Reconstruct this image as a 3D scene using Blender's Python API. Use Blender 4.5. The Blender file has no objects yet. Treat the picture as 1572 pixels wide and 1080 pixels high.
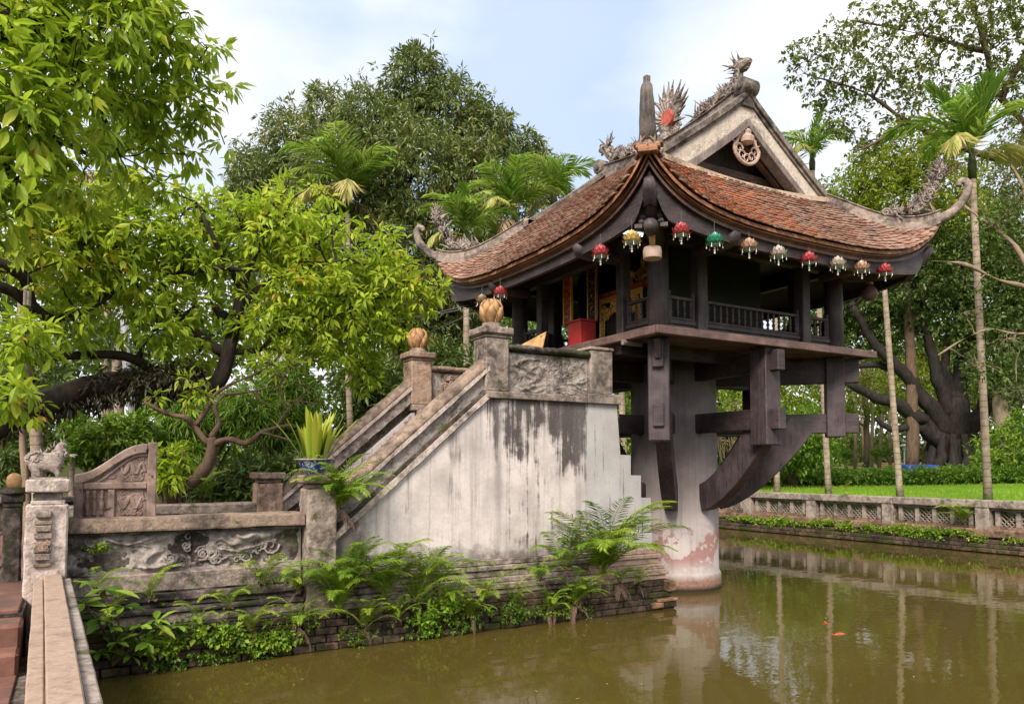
import bpy, bmesh, math, random
import numpy as np
from mathutils import Vector, Matrix, noise as mn
R = random.Random(7)
NR = np.random.RandomState(7)
PI = math.pi
sc = bpy.context.scene
col = sc.collection

# ------------------------------------------------------------------ camera, sky, sun, exposure
F_PX, CX, CY, TILT, TH = 1161.0, 786.0, 656.2, math.radians(3), math.radians(59.8)
CAM = Vector((-5.686, -6.526, 1.72))
sT, cT = math.sin(TH), math.cos(TH)
RIGHT = Vector((sT, -cT, 0)); FW0 = Vector((cT, sT, 0))
FW = FW0 * math.cos(TILT) + Vector((0, 0, math.sin(TILT)))
UP = -FW0 * math.sin(TILT) + Vector((0, 0, math.cos(TILT)))
cd = bpy.data.cameras.new('camera'); cam = bpy.data.objects.new('camera', cd); col.objects.link(cam)
cd.sensor_width = 36; cd.lens = F_PX / 1572 * 36; cd.shift_y = (CY - 540) / 1572
cd.clip_start = 0.05; cd.clip_end = 1000
cam.matrix_world = Matrix.Translation(CAM) @ Matrix((RIGHT, UP, -FW)).transposed().to_4x4()
sc.camera = cam

SUN_EL, SUN_AZ = math.radians(42), math.radians(221)     # azimuth measured from +X, counter-clockwise
w = bpy.data.worlds.new('World'); sc.world = w; w.use_nodes = True
nt = w.node_tree; nt.nodes.clear()
def nn(t, k, **kw):
    n = t.nodes.new(k)
    for a, b in kw.items(): setattr(n, a, b)
    return n
wo = nn(nt, 'ShaderNodeOutputWorld'); bg = nn(nt, 'ShaderNodeBackground')
sky = nn(nt, 'ShaderNodeTexSky', sky_type='NISHITA', sun_disc=False)
sky.sun_elevation = SUN_EL; sky.sun_rotation = PI / 2 - SUN_AZ
sky.air_density = 1.0; sky.dust_density = 1.5
tc = nn(nt, 'ShaderNodeTexCoord'); mp = nn(nt, 'ShaderNodeMapping'); mp.inputs['Scale'].default_value = (1, 1, 2.2)
mp.inputs['Location'].default_value = (0.35, 0.1, 0.15)
n1 = nn(nt, 'ShaderNodeTexNoise'); n1.inputs['Scale'].default_value = 1.7; n1.inputs['Detail'].default_value = 7; n1.inputs['Roughness'].default_value = 0.5
rp = nn(nt, 'ShaderNodeValToRGB'); rp.color_ramp.elements[0].position = 0.33; rp.color_ramp.elements[0].color = (.28, .28, .28, 1)
rp.color_ramp.elements[1].position = 0.52; rp.color_ramp.elements[1].color = (.97, .97, .97, 1)
n2 = nn(nt, 'ShaderNodeTexNoise'); n2.inputs['Scale'].default_value = 3.0; n2.inputs['Detail'].default_value = 6
rp2 = nn(nt, 'ShaderNodeValToRGB'); rp2.color_ramp.elements[0].position = 0.3; rp2.color_ramp.elements[0].color = (5.6, 5.8, 6.2, 1)
rp2.color_ramp.elements[1].position = 0.7; rp2.color_ramp.elements[1].color = (7.2, 7.1, 7.0, 1)
mx = nn(nt, 'ShaderNodeMix', data_type='RGBA')
hs = nn(nt, 'ShaderNodeMix', data_type='RGBA'); hs.inputs[0].default_value = 0.8; hs.inputs[7].default_value = (2.8, 4.0, 6.0, 1)
L = nt.links.new
L(tc.outputs['Generated'], mp.inputs['Vector']); L(mp.outputs[0], n1.inputs['Vector']); L(mp.outputs[0], n2.inputs['Vector'])
L(n1.outputs[0], rp.inputs[0]); L(n2.outputs[0], rp2.inputs[0]); L(rp.outputs[0], mx.inputs[0])
L(sky.outputs[0], hs.inputs[6]); L(hs.outputs[2], mx.inputs[6]); L(rp2.outputs[0], mx.inputs[7]); L(mx.outputs[2], bg.inputs['Color'])
bg.inputs['Strength'].default_value = 0.1
L(bg.outputs[0], wo.inputs['Surface'])
sd = bpy.data.lights.new('sun', 'SUN'); sun = bpy.data.objects.new('sun', sd); col.objects.link(sun)
sd.energy = 3.4; sd.angle = math.radians(22); sd.color = (1.0, 0.90, 0.76)
sdir = Vector((math.cos(SUN_EL) * math.cos(SUN_AZ), math.cos(SUN_EL) * math.sin(SUN_AZ), math.sin(SUN_EL)))
sun.rotation_euler = sdir.to_track_quat('Z', 'Y').to_euler()
sc.view_settings.view_transform = 'Standard'; sc.view_settings.look = 'None'
sc.view_settings.exposure = 0.86; sc.view_settings.gamma = 1.0; sc.view_settings.use_curve_mapping = False
sc.render.engine = 'CYCLES'
sc.cycles.max_bounces = 6; sc.cycles.diffuse_bounces = 3; sc.cycles.glossy_bounces = 3; sc.cycles.transmission_bounces = 3
sc.cycles.transparent_max_bounces = 6; sc.cycles.caustics_reflective = False; sc.cycles.caustics_refractive = False
sc.cycles.use_denoising = True

def at(px, py, d):
    """world point seen at photograph pixel (px, py) at distance d along the view axis"""
    return CAM + (RIGHT * ((px - CX) / F_PX) + UP * ((CY - py) / F_PX) + FW) * d
def ppm(d): return F_PX / d

# ------------------------------------------------------------------ materials
class MT:
    def __init__(s, name):
        s.m = bpy.data.materials.new(name); s.m.use_nodes = True; s.t = s.m.node_tree; s.t.nodes.clear()
        s.out = nn(s.t, 'ShaderNodeOutputMaterial'); s.pos = nn(s.t, 'ShaderNodeNewGeometry').outputs['Position']
    def link(s, a, b): s.t.links.new(a, b)
    def setin(s, n, i, v):
        if hasattr(v, 'links'): s.link(v, n.inputs[i])
        elif v is not None:
            if isinstance(v, tuple) and len(v) == 3 and len(getattr(n.inputs[i], 'default_value', ())) == 4: v = v + (1,)
            n.inputs[i].default_value = v
    def vec(s, scale=(1, 1, 1), loc=(0, 0, 0), rot=(0, 0, 0), src=None):
        n = nn(s.t, 'ShaderNodeMapping'); s.link(src or s.pos, n.inputs[0])
        n.inputs['Scale'].default_value = scale; n.inputs['Location'].default_value = loc; n.inputs['Rotation'].default_value = rot
        return n.outputs[0]
    def noise(s, scale, detail=5, rough=.55, v=None, dist=0):
        n = nn(s.t, 'ShaderNodeTexNoise'); s.link(v or s.pos, n.inputs['Vector'])
        n.inputs['Scale'].default_value = scale; n.inputs['Detail'].default_value = detail; n.inputs['Roughness'].default_value = rough
        n.inputs['Distortion'].default_value = dist
        return n.outputs[0]
    def voro(s, scale, v=None, out='Distance', feat='F1'):
        n = nn(s.t, 'ShaderNodeTexVoronoi', feature=feat); s.link(v or s.pos, n.inputs['Vector']); n.inputs['Scale'].default_value = scale
        return n.outputs[out]
    def ramp(s, fac, stops, interp='LINEAR'):
        n = nn(s.t, 'ShaderNodeValToRGB'); s.link(fac, n.inputs[0]); e = n.color_ramp.elements; n.color_ramp.interpolation = interp
        while len(e) < len(stops): e.new(.5)
        for i, (p, c) in enumerate(stops):
            e[i].position = p; e[i].color = (c, c, c, 1) if isinstance(c, (int, float)) else tuple(c) + (1,)
        return n.outputs[0]
    def mix(s, fac, a, b, mode='MIX'):
        n = nn(s.t, 'ShaderNodeMix', data_type='RGBA', blend_type=mode); s.setin(n, 0, fac); s.setin(n, 6, a); s.setin(n, 7, b)
        return n.outputs[2]
    def math(s, op, a, b=None, c=None):
        n = nn(s.t, 'ShaderNodeMath', operation=op); s.setin(n, 0, a)
        if b is not None: s.setin(n, 1, b)
        if c is not None: s.setin(n, 2, c)
        return n.outputs[0]
    def xyz(s):
        n = nn(s.t, 'ShaderNodeSeparateXYZ'); s.link(s.pos, n.inputs[0]); return n.outputs
    def rng(s, v, a, b, c=0., d=1.):
        n = nn(s.t, 'ShaderNodeMapRange'); s.setin(n, 0, v); n.inputs[1].default_value = a; n.inputs[2].default_value = b
        n.inputs[3].default_value = c; n.inputs[4].default_value = d; return n.outputs[0]
    def attr(s, name):
        n = nn(s.t, 'ShaderNodeAttribute', attribute_name=name); return n.outputs['Fac']
    def orand(s): return nn(s.t, 'ShaderNodeObjectInfo').outputs['Random']
    def done(s, colr, rough=.8, bump=None, bs=.4, bd=.01, spec=.3, metal=0, emit=None, es=0, coat=0):
        b = nn(s.t, 'ShaderNodeBsdfPrincipled'); s.setin(b, 'Base Color', colr); s.setin(b, 'Roughness', rough)
        b.inputs['Specular IOR Level'].default_value = spec; b.inputs['Metallic'].default_value = metal
        if emit: s.setin(b, 'Emission Color', emit); b.inputs['Emission Strength'].default_value = es
        if bump is not None:
            n = nn(s.t, 'ShaderNodeBump'); n.inputs['Strength'].default_value = bs; n.inputs['Distance'].default_value = bd
            s.link(bump, n.inputs['Height']); s.link(n.outputs[0], b.inputs['Normal'])
        s.link(b.outputs[0], s.out.inputs[0]); s.bsdf = b
        return s.m

def m_stone(name, light, mid, dark, amt=.5, moss=0., rough=.9, sc_=1.0, bd=.02):
    light = tuple(a * b for a, b in zip(light, (1.04, .98, .93))); mid = tuple(a * b for a, b in zip(mid, (1.06, .98, .93)))
    t = MT(name)
    a = t.noise(2.2 * sc_, 9, .68); b = t.noise(11 * sc_, 8, .7); c = t.noise(45, 4, .6)
    base = t.ramp(b, [(.3, mid), (.68, light)])
    k = t.math('ADD', t.math('MULTIPLY', a, .62), t.math('MULTIPLY', b, .38))
    lo = .62 - amt * .26
    mask = t.ramp(k, [(lo - .07, 1.), (lo + .07, 0.)])
    # lo threshold: more amt -> fewer; invert
    mask = t.ramp(k, [(.5 - .1 + (amt - .5) * .3, 1.), (.5 + .04 + (amt - .5) * .3, 0.)])
    colr = t.mix(mask, base, dark)
    strk = t.noise(1., 6, .6, v=t.vec((14, 14, 1.1)))
    colr = t.mix(t.ramp(strk, [(.52, 0.), (.72, .55)]), colr, tuple(x * .45 for x in mid))
    colr = t.mix(t.ramp(c, [(.35, .35), (.65, 0.)]), colr, tuple(x * .5 for x in mid))
    if moss:
        mm = t.noise(3.1, 7, .7, v=t.vec(loc=(5, 2, 1)))
        colr = t.mix(t.ramp(mm, [(.62 - moss * .25, 0.), (.68 - moss * .2, .8)]), colr, (.045, .06, .012))
    return t.done(colr, rough, t.math('ADD', b, t.math('MULTIPLY', c, .5)), .8, bd, .2)

M = {}
M['stone'] = m_stone('weathered_stone', (.40, .35, .32), (.24, .20, .18), (.045, .04, .04), .5, .1)
M['stone_dark'] = m_stone('dark_weathered_stone', (.27, .235, .22), (.12, .10, .095), (.028, .024, .024), .66, .3)
M['stone_relief'] = m_stone('relief_stone', (.44, .41, .40), (.22, .20, .19), (.04, .034, .034), .42, .05)
M['stone_white'] = m_stone('whitewashed_stone', (.62, .57, .54), (.44, .38, .36), (.07, .06, .06), .42, 0)
M['stone_pink'] = m_stone('pink_stone', (.45, .34, .27), (.27, .20, .16), (.08, .06, .05), .42, .05)
M['stone_ridge'] = m_stone('lichen_ridge_stone', (.30, .27, .25), (.15, .13, .12), (.04, .035, .033), .55, 0)
M['dragon'] = m_stone('dragon_stone', (.50, .45, .42), (.17, .145, .135), (.03, .026, .026), .5, 0, sc_=3)
M['plinth_pale'] = m_stone('pale_pink_plaster', (.56, .43, .36), (.42, .31, .26), (.12, .09, .07), .26, 0)
M['coping'] = m_stone('coping_stone', (.36, .285, .235), (.22, .17, .14), (.055, .045, .04), .46, .05)
M['rail_conc'] = m_stone('rail_concrete', (.40, .31, .255), (.30, .23, .19), (.16, .12, .10), .22, 0, bd=.004)
M['bal_conc'] = m_stone('balustrade_concrete', (.42, .38, .35), (.26, .23, .21), (.07, .06, .058), .45, .08)
M['creature'] = m_stone('creature_stone', (.46, .42, .40), (.26, .22, .20), (.07, .06, .055), .4, 0, sc_=2.5)
M['brick'] = m_stone('wet_brick', (.18, .13, .10), (.095, .07, .055), (.02, .017, .014), .62, .45)
M['brick_pale'] = m_stone('pale_brick', (.45, .27, .17), (.27, .16, .11), (.05, .04, .03), .45, .1)
M['foot'] = m_stone('orange_footing', (.33, .22, .165), (.19, .13, .10), (.05, .038, .03), .5, .25)

def m_wall():
    t = MT('streaked_plaster'); x, y, z = t.xyz()
    a = t.noise(3, 8, .6); fine = t.noise(30, 5, .6)
    base = t.ramp(a, [(.3, (.42, .375, .365)), (.6, (.62, .555, .54))])
    new = t.ramp(t.noise(2, 6, .6), [(.3, (.33, .315, .32)), (.7, (.46, .44, .445))])
    isnew = t.rng(t.math('ADD', x, t.math('MULTIPLY', t.noise(1.2, 3), .06)), -.42, -.38)
    colr = t.mix(isnew, base, new)
    st = t.noise(1, 7, .65, v=t.vec((13, 13, .55))); st2 = t.noise(1, 7, .7, v=t.vec((38, 38, 1.3)))
    blot = t.noise(2.6, 7, .65)
    # black run-off under the ledge, strongest below the two old joints
    band = t.math('MULTIPLY', t.rng(x, -1.85, -1.6), t.rng(x, -.36, -.46))
    topm = t.math('MULTIPLY', t.rng(z, 1.5, 2.5), band)
    j1 = t.rng(t.math('ABSOLUTE', t.math('SUBTRACT', x, -.63)), .24, .08)
    j1 = t.math('MULTIPLY', j1, t.rng(z, 1.62, 1.95))
    k = t.math('ADD', t.math('MULTIPLY', topm, .20), t.math('MULTIPLY', j1, .12))
    k = t.math('ADD', k, t.math('ADD', t.math('MULTIPLY', st, .6), t.math('MULTIPLY', st2, .4)))
    k = t.math('ADD', k, t.math('MULTIPLY', t.math('SUBTRACT', blot, .5), t.math('ADD', .28, t.math('MULTIPLY', band, .45))))
    colr = t.mix(t.ramp(k, [(.555, 0.), (.67, .92)]), colr, (.038, .03, .032))
    old = t.math('SUBTRACT', 1., isnew)
    wide = t.noise(1, 5, .6, v=t.vec((6, 6, .35), loc=(3, 0, 0)))
    colr = t.mix(t.math('MULTIPLY', t.ramp(wide, [(.5, 0.), (.72, .55)]), t.math('ADD', old, .2)), colr, (.19, .165, .17))
    # grime rising from the base and along the string
    lowm = t.math('ADD', t.rng(z, 1.05, .72), t.math('MULTIPLY', t.math('SUBTRACT', t.noise(5, 6, .7), .5), 2.2))
    colr = t.mix(t.math('MULTIPLY', t.ramp(lowm, [(.45, 0.), (1., .8)]), t.rng(x, -.2, -.6)), colr, (.09, .075, .07))
    corner = t.math('ADD', t.rng(x, -2.9, -3.3), t.math('MULTIPLY', t.math('SUBTRACT', t.noise(4, 6, .7), .5), 1.6))
    colr = t.mix(t.ramp(corner, [(.4, 0.), (.9, .85)]), colr, (.06, .05, .045))
    colr = t.mix(t.ramp(fine, [(.3, .25), (.5, 0.)]), colr, (.25, .22, .22))
    # hairline cracks
    cr = t.math('ABSOLUTE', t.math('ADD', x, t.math('ADD', 2.42, t.math('MULTIPLY', t.math('SUBTRACT', t.noise(3.5, 6, .7, v=t.vec((0, 0, 1))), .5), .22))))
    colr = t.mix(t.ramp(cr, [(.0, .5), (.007, 0.)]), colr, (.12, .10, .10))
    return t.done(colr, .85, t.math('ADD', fine, a), .25, .01, .25)
M['wall'] = m_wall()

def m_pillar():
    t = MT('pillar_plaster'); x, y, z = t.xyz()
    a = t.noise(2.5, 7, .6); fine = t.noise(28, 5, .6)
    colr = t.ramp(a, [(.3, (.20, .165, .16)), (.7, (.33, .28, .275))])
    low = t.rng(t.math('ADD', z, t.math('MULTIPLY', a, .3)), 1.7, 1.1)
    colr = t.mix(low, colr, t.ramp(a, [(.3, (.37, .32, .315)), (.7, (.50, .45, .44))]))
    pm = t.noise(4.2, 6, .6, v=t.vec(loc=(2, 7, 3)))
    pz = t.math('MULTIPLY', t.rng(z, .25, .45), t.rng(z, .95, .75))
    colr = t.mix(t.math('MULTIPLY', t.ramp(pm, [(.5, 0.), (.53, .9)]), pz), colr, (.30, .15, .13))
    base = t.rng(t.math('ADD', z, t.math('MULTIPLY', t.noise(6, 5), .12)), .30, .2)
    colr = t.mix(base, colr, t.ramp(fine, [(.3, (.16, .09, .065)), (.7, (.34, .20, .15))]))
    st = t.noise(1, 6, .65, v=t.vec((22, 22, .7)))
    colr = t.mix(t.ramp(st, [(.5, 0.), (.75, .5)]), colr, (.13, .11, .11))
    wet = t.rng(z, .09, .03)
    colr = t.mix(wet, colr, (.03, .022, .015))
    return t.done(colr, .8, fine, .3, .01, .25)
M['pillar'] = m_pillar()

def m_wood(name, a, b, rough=.5, sx=(3, 3, 3), grain=(30, 30, 2), spec=.35, red=None):
    t = MT(name)
    g = t.noise(1, 6, .6, v=t.vec(grain)); n = t.noise(4, 6, .6); f = t.noise(50, 4, .6)
    colr = t.mix(t.ramp(g, [(.35, 0.), (.65, 1.)]), a, b)
    colr = t.mix(t.ramp(n, [(.45, 0.), (.7, .7)]), colr, tuple(x * 1.9 for x in b))
    ck = t.noise(1, 3, .5, v=t.vec(tuple(q * 1.6 for q in grain), loc=(3, 3, 3)))
    colr = t.mix(t.ramp(ck, [(.30, .85), (.36, 0.)]), colr, tuple(x * .25 for x in a))
    colr = t.mix(t.ramp(f, [(.28, .5), (.45, 0.)]), colr, tuple(x * .4 for x in a))
    if red: colr = t.mix(t.ramp(t.noise(2, 4), [(.45, 0.), (.6, .7)]), colr, red)
    return t.done(colr, rough, t.math('ADD', g, t.math('MULTIPLY', f, .5)), .5, .006, spec)
M['wood'] = m_wood('dark_timber', (.033, .024, .027), (.062, .045, .049), .55)
M['wood_h'] = m_wood('dark_timber_level', (.029, .021, .024), (.054, .039, .042), .55, grain=(4, 4, 40))
M['wood_red'] = m_wood('red_brown_timber', (.085, .05, .045), (.14, .085, .075), .55, grain=(5, 5, 50))
M['wood_deep'] = m_wood('near_black_timber', (.008, .006, .007), (.014, .010, .011), .6)  # timber in a near-black tone, for the interior and roof underside
M['wood_grey'] = m_wood('grey_weathered_timber', (.10, .08, .075), (.20, .165, .15), .75, grain=(40, 40, 3))
M['wood_horn'] = m_wood('dark_horn_timber', (.045, .036, .034), (.12, .10, .09), .8, grain=(40, 40, 3))
M['wood_eave'] = m_wood('orange_eave_moulding', (.16, .06, .035), (.33, .15, .075), .6, grain=(8, 8, 40))
M['carved'] = m_wood('carved_red_sandstone', (.11, .075, .062), (.24, .175, .15), .8, grain=(9, 9, 9), spec=.15)
M['board'] = m_wood('pale_plywood', (.42, .24, .10), (.52, .32, .15), .6, grain=(3, 3, 20))
def m_flat(name, c, rough=.6, var=.25, sc_=12, spec=.3, metal=0, bd=.003):
    t = MT(name); n = t.noise(sc_, 6, .6)
    colr = t.ramp(n, [(.3, tuple(x * (1 - var) for x in c)), (.7, tuple(min(1, x * (1 + var)) for x in c))])
    return t.done(colr, rough, n, .4, bd, spec, metal)
M['gable_white'] = m_stone('gable_whitewash', (.66, .61, .55), (.50, .45, .41), (.10, .085, .08), .3, 0)
M['cream'] = m_stone('cream_ridge_plaster', (.60, .50, .40), (.42, .33, .26), (.10, .08, .07), .38, 0)
M['lotus_clay'] = m_flat('ochre_lotus_clay', (.36, .205, .095), .75, .5, 14)
M['shade'] = m_flat('pale_pink_shade', (.42, .30, .25), .6, .15)
M['yellow_pipe'] = m_flat('ochre_pipe', (.45, .27, .08), .5)
M['red_paint'] = m_flat('red_box_paint', (.42, .03, .03), .45, .15)
M['red_lacquer'] = m_flat('red_lacquer', (.36, .05, .035), .35, .4, 30)
M['gold'] = m_flat('gold_carving', (.85, .42, .09), .4, .4, 40, .5, .3)
M['gold_dim'] = m_flat('dim_gold', (.50, .25, .08), .4, .5, 30, .5, .3)
M['pole'] = m_flat('grey_metal_pole', (.22, .22, .25), .4, .1)
M['iron'] = m_flat('black_iron', (.02, .02, .022), .5)
M['tarp'] = m_flat('blue_tarp', (.015, .05, .28), .5, .3, 3)
M['pinkwall'] = m_flat('pink_wall', (.5, .22, .2), .8)
M['white_paint'] = m_flat('white_paint', (.7, .7, .68), .6)
M['cable'] = m_flat('grey_cable', (.12, .11, .11), .6)
M['fish'] = m_flat('orange_fish', (.38, .075, .02), .3)
M['red_disc'] = m_flat('red_sun_disc', (.36, .08, .055), .7, .45, 14)
def m_emit(name, c, s):
    t = MT(name); return t.done(c, .5, emit=c, es=s)
M['tube_light'] = m_emit('lit_tube', (.75, .95, .9), 1.2)

def m_tile():
    t = MT('clay_roof_tile'); x, y, z = t.xyz()
    v = t.voro(11, out='Color'); s_ = nn(t.t, 'ShaderNodeSeparateColor'); t.link(v, s_.inputs[0])
    old = t.ramp(s_.outputs[0], [(0, (.19, .085, .055)), (.35, (.25, .12, .08)), (.65, (.29, .165, .12)), (1, (.35, .25, .19))])
    new = t.ramp(s_.outputs[1], [(0, (.34, .12, .06)), (.5, (.42, .17, .085)), (.8, (.26, .12, .08)), (1, (.34, .22, .16))])
    # relaid patch of newer, more orange tiles on the side slope
    ng = t.noise(1.6, 4, .6)
    patch = t.math('MULTIPLY', t.rng(y, .75, .35), t.rng(t.math('ADD', x, t.math('MULTIPLY', ng, 1.8)), 3.4, 2.2))
    patch = t.math('MULTIPLY', patch, t.rng(x, -.6, -.1))
    colr = t.mix(t.ramp(t.math('ADD', patch, t.math('MULTIPLY', t.math('SUBTRACT', s_.outputs[2], .5), .5)), [(.45, 0.), (.6, 1.)]), old, new)
    li = t.noise(7, 8, .7); colr = t.mix(t.ramp(li, [(.50, 0.), (.66, .75)]), colr, (.27, .23, .20))
    dk = t.noise(3, 7, .7, v=t.vec(loc=(9, 1, 4))); colr = t.mix(t.ramp(dk, [(.52, 0.), (.68, .7)]), colr, (.055, .04, .035))
    colr = t.mix(t.math('MULTIPLY', t.orand(), .25), colr, (.08, .045, .035))
    return t.done(colr, .85, t.noise(60, 4), .4, .004, .2)
M['tile'] = m_tile()

def m_leaf(name, stops, trans=.35, rough=.45, spec=.35):
    t = MT(name)
    f = t.math('ADD', t.math('MULTIPLY', t.attr('tint'), .8), t.math('MULTIPLY', t.noise(.9, 4, .6), .3))
    f = t.math('ADD', f, t.math('MULTIPLY', t.orand(), .08))
    c = t.ramp(f, stops)
    b = nn(t.t, 'ShaderNodeBsdfPrincipled'); t.link(c, b.inputs['Base Color']); b.inputs['Roughness'].default_value = rough
    b.inputs['Specular IOR Level'].default_value = spec
    tr = nn(t.t, 'ShaderNodeBsdfTranslucent'); t.link(t.mix(.25, c, (.30, .42, .03)), tr.inputs[0])
    mx_ = nn(t.t, 'ShaderNodeMixShader'); mx_.inputs[0].default_value = trans
    t.link(b.outputs[0], mx_.inputs[1]); t.link(tr.outputs[0], mx_.inputs[2]); t.link(mx_.outputs[0], t.out.inputs[0])
    return t.m
M['leaf_lime'] = m_leaf('lime_leaf', [(.08, (.085, .15, .014)), (.34, (.23, .36, .024)), (.66, (.42, .55, .045)), (.93, (.60, .60, .07)), (1., (.60, .28, .04))], .52)
M['leaf_mango'] = m_leaf('mango_leaf', [(.15, (.035, .055, .018)), (.45, (.095, .135, .038)), (.75, (.24, .28, .085)), (1, (.33, .25, .12))], .25, .4, .5)
M['leaf_dark'] = m_leaf('dark_leaf', [(.1, (.028, .048, .014)), (.5, (.06, .10, .022)), (.9, (.13, .18, .04))], .25)
M['leaf_olive'] = m_leaf('olive_leaf', [(.1, (.05, .065, .015)), (.5, (.12, .15, .035)), (.9, (.24, .25, .06))], .35)
M['leaf_yel'] = m_leaf('yellow_green_leaf', [(.1, (.06, .10, .012)), (.5, (.18, .24, .02)), (.9, (.34, .36, .035))], .4)
M['leaf_palm'] = m_leaf('palm_leaf', [(.1, (.06, .15, .02)), (.5, (.17, .32, .04)), (.85, (.36, .44, .09)), (1, (.55, .47, .20))], .4)
M['leaf_dry'] = m_leaf('dry_frond', [(.1, (.10, .05, .035)), (.5, (.22, .13, .08)), (.9, (.38, .27, .15))], .15)
M['leaf_withered'] = m_leaf('withered_frond', [(.1, (.06, .03, .028)), (.5, (.13, .075, .06)), (.9, (.24, .15, .10))], .1)
M['leaf_fern'] = m_leaf('fern_leaf', [(.1, (.07, .15, .018)), (.45, (.17, .31, .03)), (.8, (.34, .48, .05)), (1, (.5, .5, .09))], .4)
M['leaf_cover'] = m_leaf('cover_leaf', [(.1, (.03, .08, .012)), (.5, (.10, .20, .02)), (.9, (.25, .38, .035))], .35)
M['leaf_moss'] = m_leaf('epiphyte_leaf', [(.1, (.012, .016, .008)), (.5, (.035, .035, .018)), (.9, (.10, .07, .04))], .1)
M['leaf_snake'] = m_leaf('yellow_strap_leaf', [(.1, (.08, .16, .02)), (.5, (.20, .30, .03)), (.9, (.42, .44, .05))], .3)
M['leaf_far'] = m_leaf('far_leaf', [(.1, (.035, .065, .02)), (.5, (.09, .15, .03)), (.9, (.22, .30, .05))], .3, .6)
def m_bark(name, a, b, ring=False):
    t = MT(name); n = t.noise(1, 7, .65, v=t.vec((9, 9, 3))); f = t.noise(35, 5, .6)
    colr = t.ramp(n, [(.3, a), (.7, b)])
    h = t.math('ADD', n, f)
    if ring:
        x, y, z = t.xyz()
        s_ = t.math('FRACT', t.math('MULTIPLY', t.math('ADD', z, t.math('MULTIPLY', t.noise(2, 2), .12)), 7.5))
        colr = t.mix(t.ramp(s_, [(.0, .8), (.18, .0), (.9, .0), (1., .6)]), colr, tuple(q * .5 for q in a))
        colr = t.mix(t.ramp(t.noise(5, 5), [(.5, 0.), (.7, .7)]), colr, tuple(q * 1.3 for q in b))
    return t.done(colr, .9, h, .7, .02, .15)
M['bark_dark'] = m_bark('dark_bark', (.016, .012, .010), (.055, .042, .034))
M['bark_banyan'] = m_bark('banyan_bark', (.012, .010, .009), (.040, .033, .030))
M['bark_pale'] = m_bark('pale_bark', (.16, .11, .08), (.34, .26, .19))
M['bark_mid'] = m_bark('brown_bark', (.07, .045, .032), (.17, .115, .08))
M['bark_areca'] = m_bark('ringed_palm_bark', (.20, .15, .11), (.38, .31, .24), True)

def m_water():
    t = MT('murky_pond_water')
    n = t.noise(1, 3, .5, v=t.vec((2.4, 3.6, 1), rot=(0, 0, .5))); n2 = t.noise(1, 3, .5, v=t.vec((9, 15, 1), rot=(0, 0, -.5)))
    big = t.noise(.25, 3, .5)
    h = t.math('ADD', n, t.math('MULTIPLY', n2, .22))
    c = t.ramp(big, [(.3, (.062, .047, .011)), (.7, (.086, .065, .016))])
    h = t.math('MULTIPLY', h, t.ramp(t.noise(.5, 4, .6), [(.38, .35), (.62, 1.25)]))
    m = t.done(c, .02, h, .07, .04, .5)
    t.bsdf.inputs['IOR'].default_value = 1.33
    return m
M['water'] = m_water()
def m_grass():
    t = MT('lawn_grass'); x, y, z = t.xyz()
    a = t.noise(.5, 6, .6); b = t.noise(14, 5, .7)
    c = t.ramp(t.math('ADD', t.math('MULTIPLY', a, .5), t.math('MULTIPLY', b, .5)), [(.35, (.055, .15, .006)), (.6, (.12, .28, .012))])
    d = t.ramp(t.noise(.3, 5, .6), [(.4, 0.), (.6, 1.)])
    c2 = t.mix(d, c, (.30, .18, .07))
    c = t.mix(t.math('MULTIPLY', t.ramp(t.noise(.9, 6, .7, v=t.vec(loc=(4, 4, 0))), [(.42, 0.), (.62, 1.)]), .45), c, (.13, .17, .03))
    far = t.math('MULTIPLY', t.rng(x, 44, 50), .95)
    c = t.mix(far, c, (.36, .23, .12))
    # trodden dark soil under the garden trees
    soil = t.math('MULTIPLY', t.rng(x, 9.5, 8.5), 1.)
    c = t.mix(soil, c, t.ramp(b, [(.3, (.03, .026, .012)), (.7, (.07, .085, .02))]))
    return t.done(c, .95, b, .6, .03, .1)
M['ground'] = m_grass()
def m_relief_wall(): return M['stone_relief']
def m_pave():
    t = MT('red_paving_tile'); n = t.noise(9, 7, .65)
    c = t.ramp(n, [(.3, (.12, .055, .042)), (.7, (.24, .115, .085))])
    c = t.mix(t.ramp(t.noise(3, 6, .7), [(.45, 0.), (.6, .75)]), c, (.075, .055, .045))
    c = t.mix(t.math('MULTIPLY', t.orand(), .35), c, (.10, .055, .045))
    return t.done(c, .75, n, .4, .006, .3)
M['pave'] = m_pave()
def m_china():
    t = MT('blue_white_porcelain'); n = t.noise(16, 5, .6, dist=1.5); x, y, z = t.xyz()
    c = t.ramp(n, [(.42, (.018, .04, .17)), (.52, (.03, .07, .26)), (.56, (.50, .52, .56))])
    return t.done(c, .15, spec=.5)
M['china'] = m_china()
def lotus_mat(name, a, b):
    t = MT(name); c = t.ramp(t.noise(60, 3), [(.38, a), (.62, b)])
    return t.done(c, .35, spec=.5)
M['lt_red'] = lotus_mat('red_glass_petal', (.36, .02, .035), (.62, .16, .17))
M['lt_green'] = lotus_mat('green_glass_petal', (.01, .16, .10), (.08, .42, .26))
M['lt_peach'] = lotus_mat('peach_petal', (.42, .22, .15), (.62, .45, .32))
M['lt_white'] = lotus_mat('ivory_petal', (.40, .32, .27), (.68, .62, .55))
M['lt_yellow'] = lotus_mat('yellow_petal', (.50, .30, .06), (.70, .56, .25))
M['lt_tan'] = lotus_mat('tan_petal', (.26, .17, .10), (.42, .32, .22))
M['lt_base'] = m_flat('pale_green_base', (.25, .36, .33), .4)
M['white_bead'] = m_flat('white_bead', (.7, .68, .62), .3)

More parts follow.
